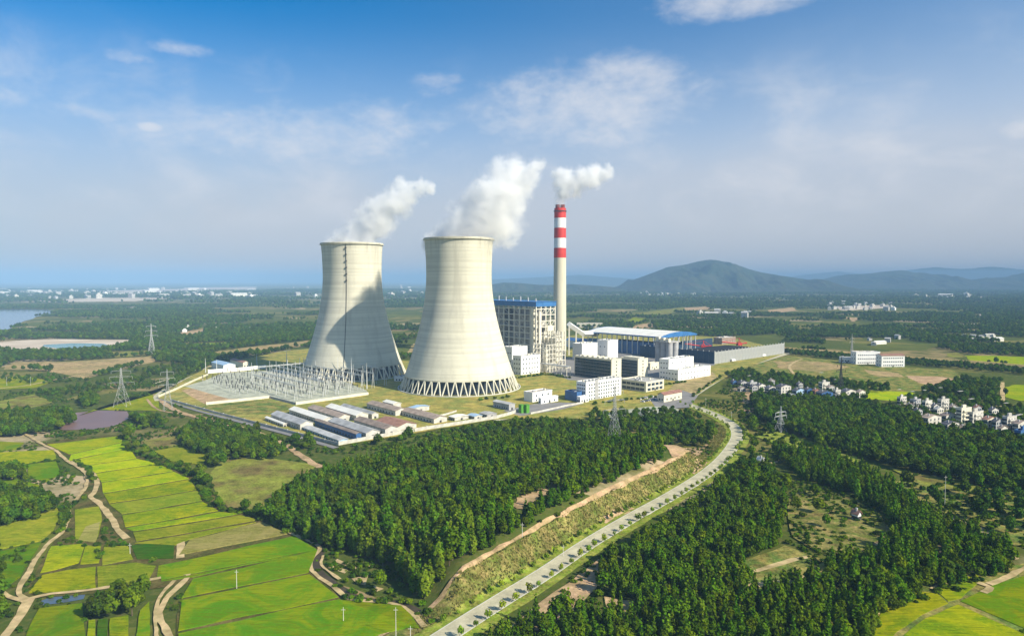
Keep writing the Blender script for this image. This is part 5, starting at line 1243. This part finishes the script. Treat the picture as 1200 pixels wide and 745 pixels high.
X, Y = jgrid(WOOD_A, 3.4, 1); dr = road_dist(X, Y); k = (dr > 17.8 + 2.0 * vnoise(X / 9, Y / 9, 6.0)); X, Y = X[k], Y[k]
front = (fbm(X / 40, Y / 40, 8.0) > .52) & (Y < 420)
bam = (seg_dist(X, Y, gp([(400, 650), (470, 660), (520, 700), (530, 735)])) < 26)
plant(X[~front & ~bam], Y[~front & ~bam], [(0, 3), (1, 3), (2, 3), (3, 2), (4, 1), (6, .5)], .55, .98, 0, 1)
plant(X[front & ~bam], Y[front & ~bam], [(3, 3), (4, 3), (6, 2), (5, 1), (0, 3), (1, 3)], .6, 1.0, 0, 2)
plant(X[bam], Y[bam], [(5, 5), (6, 3), (3, 1), (0, 1)], .85, 1.3, 0, 3)
X, Y = jgrid(WOOD_A2, 4.6, 5); k = road_dist(X, Y) > 13; plant(X[k], Y[k], [(0, 2), (1, 2), (2, 4), (4, 1)], .6, .95, 3, 5)
X, Y = jgrid(WOOD_B, 3.3, 6); k = road_dist(X, Y) > 10; X, Y = X[k], Y[k]; nb = fbm(X / 45, Y / 45, 18.0) > .5
plant(X[nb], Y[nb], [(3, 4), (4, 4), (6, 2), (5, 1), (0, 3)], .6, 1.0, 1, 6); plant(X[~nb], Y[~nb], [(0, 3), (1, 3), (2, 3), (3, 2), (6, 1)], .55, .95, 1, 7)
X, Y = jgrid(WOOD_C, 4.0, 8); plant(X, Y, [(0, 2), (1, 2), (2, 5), (4, 1)], .75, 1.15, 2, 8)
for i, P in enumerate(SMALLW):
    X, Y = jgrid(P, 4.0, 20 + i); plant(X, Y, [(0, 3), (1, 3), (2, 3), (3, 1)], .6, 1.0, 4, 20 + i)
def along(px, sp, w, seed, kinds, smin, smax):
    r = np.random.default_rng(seed); P = spline(gp(px), sp); P = P + r.uniform(-w, w, P.shape); plant(P[:, 0], P[:, 1], kinds, smin, smax, 5, seed)
BUSH = [(7, 3), (8, 3)]
for i, (px, sp, w) in enumerate([([(145, 513), (155, 526), (172, 537), (200, 547), (222, 556), (235, 566), (242, 580), (252, 592), (270, 599), (300, 603), (335, 620)], 1.6, 2.6), ([(60, 513), (100, 509), (150, 505), (180, 500), (200, 503)], 1.6, 4.0),
        ([(86, 540), (104, 552), (108, 565)], 2.5, 1.0), ([(84, 592), (76, 608), (72, 625)], 1.6, 1.5), ([(112, 640), (130, 640), (150, 639)], 2, 1), ([(118, 655), (116, 645)], 2, 1), ([(10, 660), (18, 650), (40, 640)], 2.2, 3), ([(180, 545), (215, 552), (240, 560)], 1.8, 2.2),
        ([(0, 512), (40, 506), (60, 503)], 2.2, 5), ([(260, 600), (300, 604), (340, 622), (372, 638)], 1.8, 2.0), ([(395, 690), (430, 702), (480, 706), (510, 728)], 2.4, 3), ([(430, 664), (455, 680), (470, 694)], 2.6, 5), ([(1060, 702), (1090, 695), (1140, 680), (1180, 668)], 2.4, 3),
        ([(660, 700), (700, 700), (712, 690)], 2.2, 4), ([(330, 515), (380, 530), (430, 525), (520, 508)], 3.0, 8), ([(420, 522), (500, 510), (570, 498), (610, 490)], 2.6, 4), ([(200, 485), (260, 496), (300, 508), (330, 517)], 3, 4)]):
    along(px, sp, w, 60 + i, BUSH + ([(0, .5)] if i in (0, 14) else []), .6, 1.25)
E, nr_ = EMB
for j, d in enumerate((-17.5, -14.5, -11.5)):
    Q = spline([tuple(p) for p in E + nr_ * d], 3.2); r = np.random.default_rng(500 + j); Q = Q + r.uniform(-1.2, 1.2, Q.shape); plant(Q[:, 0], Q[:, 1], [(2, 1)], .6, .95, 9, 500 + j)
for j, P in enumerate(VILL):
    X, Y = jgrid(P, 5.5, 520 + j); k = np.ones(X.shape, bool)
    for c in HC: k &= np.hypot(X - c[0], Y - c[1]) > 8.5
    plant(X[k], Y[k], [(0, 2), (1, 2), (2, 3)], .5, .85, 9, 520 + j)
# orchard rows right and open scrub
orx, ory = [], []
OR = gp([(1050, 570), (1100, 566), (1180, 574), (1290, 582), (1300, 640), (1195, 642), (1150, 616), (1110, 600)])
P = np.array(OR); r = np.random.default_rng(70)
u_, v_ = np.array((.86, .5)), np.array((-.5, .86)); A, B_ = np.meshgrid(np.arange(-320, 320, 3.2), np.arange(-320, 320, 7.5)); c0 = P.mean(0)
X = c0[0] + A * u_[0] + B_ * v_[0] + r.normal(0, .5, A.shape); Y = c0[1] + A * u_[1] + B_ * v_[1] + r.normal(0, .5, A.shape); X, Y = X.ravel(), Y.ravel(); k = inside(OR, X, Y) & (r.random(X.shape) > .15); plant(X[k], Y[k], [(7, 2), (8, 4), (2, 1)], .7, 1.3, 5, 71)
for i, (poly, sp) in enumerate([([(920, 586), (950, 576), (1000, 588), (1032, 606), (1034, 630), (1005, 648), (960, 648), (930, 630)], 8), ([(862, 668), (920, 644), (972, 662), (958, 680), (890, 696)], 4.5), ([(885, 510), (905, 506), (960, 522), (1010, 545), (990, 552), (930, 535), (895, 525)], 6), ([(858, 466), (884, 462), (892, 490), (905, 505), (880, 520), (868, 500)], 6), ([(870, 525), (900, 520), (930, 540), (905, 548), (880, 540)], 6), ([(400, 660), (440, 664), (462, 686), (440, 700), (405, 684)], 6), ([(225, 480), (250, 490), (330, 512), (390, 528), (370, 542), (330, 520), (250, 496)], 7),
        ([(640, 640), (690, 600), (700, 590), (640, 600), (590, 620), (560, 650)], 7), ([(420, 526), (600, 492), (640, 496), (470, 532)], 7)]):
    X, Y = jgrid(gp(poly), sp, 90 + i); plant(X, Y, [(7, 3), (8, 3), (0, .6)], .6, 1.1, 5, 90 + i)
# cut slope shrubs, clumps of dry grass bushes
M['drybush'] = foliage('dry_shrub', (.24, .195, .06), (.12, .145, .026))
r = np.random.default_rng(77)
# woods of the plain
fx, fy, fs = [], [], []
LEFTOPEN = gp([(-60, 430), (60, 436), (120, 442), (180, 424), (232, 430), (200, 452), (150, 480), (60, 476), (-60, 484)])
def plain(D0, D1, sp, s, seed, thr):
    r = np.random.default_rng(seed); W_ = D1 * .86
    X, Y = np.meshgrid(np.arange(-W_, W_, sp), np.arange(D0, D1, sp)); X = (X + r.uniform(-.5, .5, X.shape) * sp).ravel(); Y = (Y + r.uniform(-.5, .5, Y.shape) * sp).ravel()
    k = (np.abs(X) < Y * .86 + 40); X, Y = X[k], Y[k]
    q = fbm(X / 420, Y / 300, 31.0, 5) * .62 + fbm(X / 90, Y / 60, 37.0, 3) * .38
    k = q > thr; X, Y = X[k], Y[k]
    k = np.ones(X.shape, bool)
    for P in EXCL + VILL + [LEFTOPEN]: k &= ~inside(P, X, Y)
    for P in (WOOD_A, WOOD_B, WOOD_C): k &= ~inside(P, X, Y)
    X, Y = X[k], Y[k]
    TX.append(X); TY.append(Y); TK.append(r.choice([0, 1, 2, 2, 2], len(X))); TS.append(r.uniform(.75, 1.2, len(X)) * s); TW.append(np.full(len(X), 9))
plain(640, 1500, 6.5, .95, 101, .525); plain(1500, 3000, 10, 1.1, 102, .515); plain(3000, 7500, 22, 2.0, 103, .50)
# a few groups left and right of the plant nearer than that
for i, (poly, sp, s) in enumerate([([(30, 462), (80, 455), (150, 444), (180, 440), (170, 448), (140, 456), (110, 462), (60, 464)], 6.5, .65), ([(150, 436), (230, 426), (228, 434), (190, 442)], 6.5, .7), ([(0, 440), (60, 440), (110, 448), (60, 450), (0, 450)], 9, .6), ([(0, 410), (40, 415), (100, 412), (125, 411), (128, 415), (90, 419), (30, 421), (0, 422)], 8, 1.0), ([(905, 442), (960, 446), (930, 452), (890, 450)], 6.5, 1.0), ([(975, 448), (1050, 458), (1045, 462), (975, 456)], 6.5, 1.0), ([(1070, 462), (1110, 452), (1170, 452), (1172, 478), (1120, 466)], 7, 1.0), ([(925, 411), (1000, 420), (1100, 427), (1250, 440), (1250, 444), (1100, 431), (1000, 424), (925, 416)], 6.0, .8), ([(850, 440), (880, 436), (890, 442), (860, 448)], 6, .9), ([(690, 486), (800, 484), (830, 492), (800, 498), (690, 502)], 6, .8)]):
    X, Y = jgrid(gp(poly), sp, 130 + i); plant(X, Y, [(0, 2), (1, 2), (2, 5)], .7 * s, 1.15 * s, 9, 130 + i)

# loose bushes and rank growth over all the open ground nearby
NEAR = gp([(-60, 440), (230, 440), (190, 470), (400, 530), (620, 492), (800, 482), (850, 455), (1260, 500), (1500, 800), (-300, 800)])
r = np.random.default_rng(300)
X, Y = np.meshgrid(np.arange(-520, 620, 2.7), np.arange(175, 760, 2.7)); X = (X + r.uniform(-1.3, 1.3, X.shape)).ravel(); Y = (Y + r.uniform(-1.3, 1.3, Y.shape)).ravel()
q = fbm(X / 32, Y / 32, 51.0, 4) + .25 * (fbm(X / 7, Y / 7, 55.0, 2) - .5) + r.uniform(-.03, .03, X.shape)
k = inside(NEAR, X, Y) & (q > .545) & (road_dist(X, Y) > 9.5); X, Y = X[k], Y[k]
k = np.ones(X.shape, bool)
for P in CROPS + [gp([(55, 521), (142, 511), (205, 550), (256, 598), (345, 627), (372, 645), (365, 672), (490, 738), (490, 800), (212, 800), (215, 700), (190, 680), (185, 660), (150, 635)]), WOOD_A, WOOD_A2, WOOD_B, WOOD_C] + VILL + [gp(PLANT_PX)]: k &= ~inside(P, X, Y)
for P, w in TRACKS: k &= seg_dist(X, Y, [tuple(p) for p in P]) > w * .5 + .8
for P in EXCL: k &= ~inside(P, X, Y)
plant(X[k], Y[k], [(7, 3), (8, 3)], .25, .85, 5, 301)
TX, TY, TK, TS, TW = (np.concatenate(a) for a in (TX, TY, TK, TS, TW))
TZ = height(TX, TY)
dep = TY * CT - (TZ - CAM_H) * ST; PXs = 600 + F * TX / dep; PYs = 372.5 - F * (TY * ST + (TZ - CAM_H) * CT) / dep
vis = (PXs > 4) & (PXs < 1196) & (PYs < 752) & (PYs > 300) & np.isin(TK, [0, 1, 2, 3, 4, 5, 6]) & (TW < 5)
size = np.where(vis, TS * 9.0 / np.hypot(TX, TY), 0)
order = list(np.argsort(-size)[:300])
for kk in range(7):
    if not (TK[order] == kk).any(): order[-1 - kk] = int(np.argmax(np.where(TK == kk, size, 0)))
order = np.array(order); single = np.zeros(len(TX), bool); single[order] = True
rotz = RNG.uniform(0, 6.28, len(TX)); tall = RNG.uniform(.72, 1.12, len(TX))
WOODN = {0: 'in the dense wood left of the curving road', 1: 'in the wood right of the curving road', 2: 'in the wood band below the village', 3: 'in the wood inside the road bend', 4: 'in a small grove among the fields at left'}
TN = {'broad': ('broadleaf_tree', 'round-crowned green broadleaf tree '), 'fir': ('fir_tree', 'pointed dark green fir tree '), 'plume': ('feathery_tree', 'tall narrow feathery green tree ')}
PROTO = {}
for i in order:
    kd = int(TK[i]); nm, lb = TN[KINDS[kd][0]]
    t = thing(nm, lb + WOODN[int(TW[i])], 'tree', (TX[i], TY[i], TZ[i]), rotz[i], 'trees ' + WOODN[int(TW[i])]); s = TS[i]; t.scale = (s, s, s * tall[i])
    c = link('crown', CROWN[kd], t); link('trunk', TRUNK[kd], t); PROTO.setdefault(kd, c)
# young street trees along the road
YC = [crown_mesh('crown', 'bush', 200 + k, 90, M['young']) for k in range(3)]; YT = trunk_mesh(2.2, .07, 5, 2)
t_ = np.gradient(ROAD, axis=0); t_ /= np.linalg.norm(t_, axis=1)[:, None]; nr = np.stack([-t_[:, 1], t_[:, 0]], 1)
cum = np.concatenate([[0], np.cumsum(np.linalg.norm(np.diff(ROAD, axis=0), axis=1))])
rs = random.Random(3)
def street_tree(s, off, lab, grp, sc):
    p = np.array([np.interp(s, cum, ROAD[:, 0]), np.interp(s, cum, ROAD[:, 1])]); n = np.array([np.interp(s, cum, nr[:, 0]), np.interp(s, cum, nr[:, 1])]); q = p + n * off
    t = thing('street_tree', lab, 'tree', (q[0], q[1], hz(*q)), rs.uniform(0, 6), grp); t.scale = (sc,) * 3
    c = link('crown', rs.choice(YC), t, (0, 0, 1.2)); c.scale = (.8, .8, 1.15); link('trunk', YT, t)
s = 12
while s < cum[-1] - 5:
    street_tree(s + rs.uniform(-.6, .6), -4.6, 'small young tree in the row on the right edge of the road', 'street trees on the right edge of the road', rs.uniform(.65, 1.15)); s += 7.4 + rs.uniform(-1, 1)
s = 30
while s < cum[-1] - 5:
    street_tree(s + rs.uniform(-.8, .8), 5.2 + rs.uniform(-.3, 1.2), 'small bushy young tree in the row on the left verge of the road', 'street trees on the left verge of the road', rs.uniform(.5, 1.1)); s += 6.2 + rs.uniform(-1.5, 2.5)
# shrubs in the plant
for i, (px, n_) in enumerate([([(604, 444), (640, 440), (668, 444)], 26), ([(770, 452), (790, 450), (802, 448)], 10), ([(690, 475), (730, 470), (770, 466)], 12), ([(812, 466), (830, 452), (846, 442)], 16), ([(740, 486), (770, 480), (790, 478)], 8), ([(830, 470), (815, 482)], 4), ([(560, 470), (600, 466)], 5)]):
    P = spline(gp(px), .5); 
    for k in range(n_):
        p = P[int((k + .5) / n_ * len(P))] + np.array((rs.uniform(-1.5, 1.5), rs.uniform(-2, 2)))
        t = thing('shrub', 'small clipped green shrub ' + ['in the row between tower and office', 'in front of the low white block', 'along the drive below the white block', 'beside the plant access road', 'along the plaza fence', 'beside the road junction', 'on the lawn right of nearer tower'][i], 'shrub', (p[0], p[1], .2), rs.uniform(0, 6), 'shrubs inside the plant')
        s = rs.uniform(.9, 1.5); t.scale = (s, s, s); link('crown', CROWN[7 + k % 2], t); link('trunk', TRUNK[7], t)
        PROTO.setdefault(7, t.children[0]) if k % 2 == 0 else PROTO.setdefault(8, t.children[0])

# everything else in the woods: one mass of instances of those same crowns
def mass(name, sel, kinds):
    me = bpy.data.meshes.new(name); n = int(sel.sum()); me.vertices.add(n)
    me.vertices.foreach_set('co', np.stack([TX[sel], TY[sel], TZ[sel]], 1).astype(np.float32).ravel())
    a = me.attributes.new('kind', 'INT', 'POINT'); a.data.foreach_set('value', TK[sel].astype(np.int32))
    a = me.attributes.new('turn', 'FLOAT_VECTOR', 'POINT'); a.data.foreach_set('vector', np.stack([np.zeros(n), np.zeros(n), rotz[sel]], 1).astype(np.float32).ravel())
    a = me.attributes.new('size', 'FLOAT_VECTOR', 'POINT'); a.data.foreach_set('vector', np.stack([TS[sel], TS[sel], TS[sel] * tall[sel]], 1).astype(np.float32).ravel())
    o = link(name, me); struct(o, 'stuff')
    ng = bpy.data.node_groups.new(name, 'GeometryNodeTree'); ng.interface.new_socket('Geometry', in_out='INPUT', socket_type='NodeSocketGeometry'); ng.interface.new_socket('Geometry', in_out='OUTPUT', socket_type='NodeSocketGeometry')
    gi, go = ng.nodes.new('NodeGroupInput'), ng.nodes.new('NodeGroupOutput'); jn = ng.nodes.new('GeometryNodeJoinGeometry')
    def attr(nm, ty):
        a = ng.nodes.new('GeometryNodeInputNamedAttribute'); a.data_type = ty; a.inputs[0].default_value = nm; return a.outputs[0]
    ki, tu, si = attr('kind', 'INT'), attr('turn', 'FLOAT_VECTOR'), attr('size', 'FLOAT_VECTOR')
    for k in kinds:
        if k not in PROTO: continue
        oi = ng.nodes.new('GeometryNodeObjectInfo'); oi.transform_space = 'ORIGINAL'; oi.inputs['Object'].default_value = PROTO[k]; oi.inputs['As Instance'].default_value = True
        cmp = ng.nodes.new('FunctionNodeCompare'); cmp.data_type = 'INT'; cmp.operation = 'EQUAL'; ng.links.new(ki, cmp.inputs[2]); cmp.inputs[3].default_value = k
        ip = ng.nodes.new('GeometryNodeInstanceOnPoints'); ng.links.new(gi.outputs[0], ip.inputs['Points']); ng.links.new(cmp.outputs[0], ip.inputs['Selection']); ng.links.new(oi.outputs['Geometry'], ip.inputs['Instance'])
        ng.links.new(tu, ip.inputs['Rotation']); ng.links.new(si, ip.inputs['Scale']); ng.links.new(ip.outputs[0], jn.inputs[0])
    ng.links.new(jn.outputs[0], go.inputs[0]); md = o.modifiers.new('scatter', 'NODES'); md.node_group = ng
    return o
rest = ~single
tag(mass('forest', rest & (TK < 7), range(7)), 'green tree crowns massed in the woods and on the plain', 'forest')
tag(mass('undergrowth', rest & (TK >= 7), (7, 8)), 'low green bushes along ditches, clearings and field edges', 'bushes')
print('TREES', sorted(PROTO), [(int(kk), int((TK == kk).sum())) for kk in range(9)], len(TX), 'posts', cnt)
# dry tufts on the cut slope
n = 5500; s_ = RNG.uniform(20, cum[min(70, len(cum) - 1)], n); off = RNG.uniform(7.6, 15.4, n)
qx = np.interp(s_, cum, ROAD[:, 0]) + np.interp(s_, cum, nr[:, 0]) * off; qy = np.interp(s_, cum, ROAD[:, 1]) + np.interp(s_, cum, nr[:, 1]) * off; qz = height(qx, qy)
V = []; Fc = []
for i in range(n):
    for k in range(4):
        a = RNG.uniform(0, 3.14); w = RNG.uniform(.15, .4); h = RNG.uniform(.3, .8); ox, oy = RNG.uniform(-.4, .4, 2); o = len(V); c, sn = math.cos(a) * w, math.sin(a) * w
        V += [(qx[i] + ox - c, qy[i] + oy - sn, qz[i]), (qx[i] + ox + c, qy[i] + oy + sn, qz[i]), (qx[i] + ox + c * .6, qy[i] + oy + sn * .6 + .1, qz[i] + h), (qx[i] + ox - c * .6, qy[i] + oy - sn * .6 + .1, qz[i] + h * .9)]; Fc.append((o, o + 1, o + 2, o + 3))
o = link('dry_grass', np_mesh('dry_grass', V, Fc, M['drybush'])); struct(o, 'stuff'); tag(o, 'dry grass tufts covering the cut slope beside the road', 'grass')

# ------------------------------------------------------------------ steam
def steam(name, label, D, blobs, dens, vox, seed, nscale):
    import bmesh
    r = random.Random(seed); bm = bmesh.new(); c0 = at_depth(blobs[0][0], blobs[0][1], D); K = D / F; cores = []
    for (px, py, rp) in blobs:
        p = at_depth(px, py, D) - c0; p.y += r.uniform(-.35, .35) * rp * K; cores.append((p, rp * K * 1.22))
        ret = bmesh.ops.create_icosphere(bm, subdivisions=2, radius=rp * K * 1.5)
        for v in ret['verts']: v.co += p
    me = bpy.data.meshes.new(name); bm.to_mesh(me); bm.free()
    m = bpy.data.materials.new(name); m.use_nodes = True; T = NT(m.node_tree); T.n.remove(T.n['Principled BSDF'])
    pv = T.new('ShaderNodeVolumePrincipled'); pv.inputs['Color'].default_value = (.992, .992, .992, 1); pv.inputs['Anisotropy'].default_value = 0.0
    co = T.new('ShaderNodeTexCoord').outputs['Object']
    warp = T.vmath('ADD', co, T.vmath('MULTIPLY', T.vmath('SUBTRACT', T.noise(co, nscale * 1.3, 3.0, .6, out=1), (.5, .5, .5)), (14, 14, 14)))
    field = None
    for p, rr in cores:
        d = T.new('ShaderNodeVectorMath', operation='DISTANCE'); T.l.new(warp, d.inputs[0]); d.inputs[1].default_value = p
        f_ = T.math('SUBTRACT', 1.0, T.math('DIVIDE', d.outputs['Value'], rr))
        field = f_ if field is None else T.math('SMOOTH_MAX', field, f_, .12)
    nz = T.noise(co, nscale * 1.5, 7.0, .70, .5)
    f2 = T.math('ADD', field, T.math('MULTIPLY', T.math('SUBTRACT', nz, .50), 2.0))
    T.put(pv.inputs['Density'], T.math('MULTIPLY', T.smooth(f2, .0, .75), dens))
    T.l.new(pv.outputs[0], T.n['Material Output'].inputs['Volume'])
    me.materials.append(m); o = link(name, me, None, c0)
    rm = o.modifiers.new('merge', 'REMESH'); rm.mode = 'VOXEL'; rm.voxel_size = vox * 1.6
    return tag(o, label, 'steam')
steam('steam_plume', 'big white steam plume drifting right from the nearer cooling tower', 692, [(508, 284, 13), (522, 278, 16), (540, 284, 16), (545, 267, 25), (562, 284, 15), (566, 256, 32), (586, 262, 25), (602, 268, 11), (584, 232, 29), (563, 236, 19), (601, 211, 24), (586, 204, 16), (604, 244, 13), (622, 204, 14), (630, 194, 9)], .12, 2.2, 1, .045)
steam('steam_plume', 'slimmer white steam plume drifting right from the farther cooling tower', 798, [(388, 288, 11), (400, 282, 13), (416, 288, 13), (432, 288, 12), (419, 272, 18), (436, 265, 20), (446, 251, 21), (428, 256, 13), (462, 238, 19), (450, 238, 13), (478, 227, 15), (472, 218, 10), (492, 221, 11), (503, 222, 7)], .12, 2.2, 2, .048)
steam('steam_plume', 'small white smoke puff hanging over the striped chimney', 950, [(657, 236, 6), (660, 226, 11), (664, 213, 15), (656, 206, 10), (676, 220, 11), (682, 209, 12), (694, 210, 11), (698, 202, 11), (709, 206, 9), (714, 196, 5)], .13, 1.9, 3, .058)

# ------------------------------------------------------------------ haze
hb = MB().box(-44000, -44000, -8, 44000, 44000, 290); hm = bpy.data.materials.new('haze'); hm.use_nodes = True; T = NT(hm.node_tree); T.n.remove(T.n['Principled BSDF'])
pv = T.new('ShaderNodeVolumePrincipled'); pv.inputs['Color'].default_value = (.28, .47, .73, 1); pv.inputs['Density'].default_value = 1.35e-4; pv.inputs['Anisotropy'].default_value = -0.25
T.l.new(pv.outputs[0], T.n['Material Output'].inputs['Volume'])
hz_o = struct(hb.build('haze', hm), 'stuff'); tag(hz_o, 'pale blue haze lying over the far plain', 'haze')
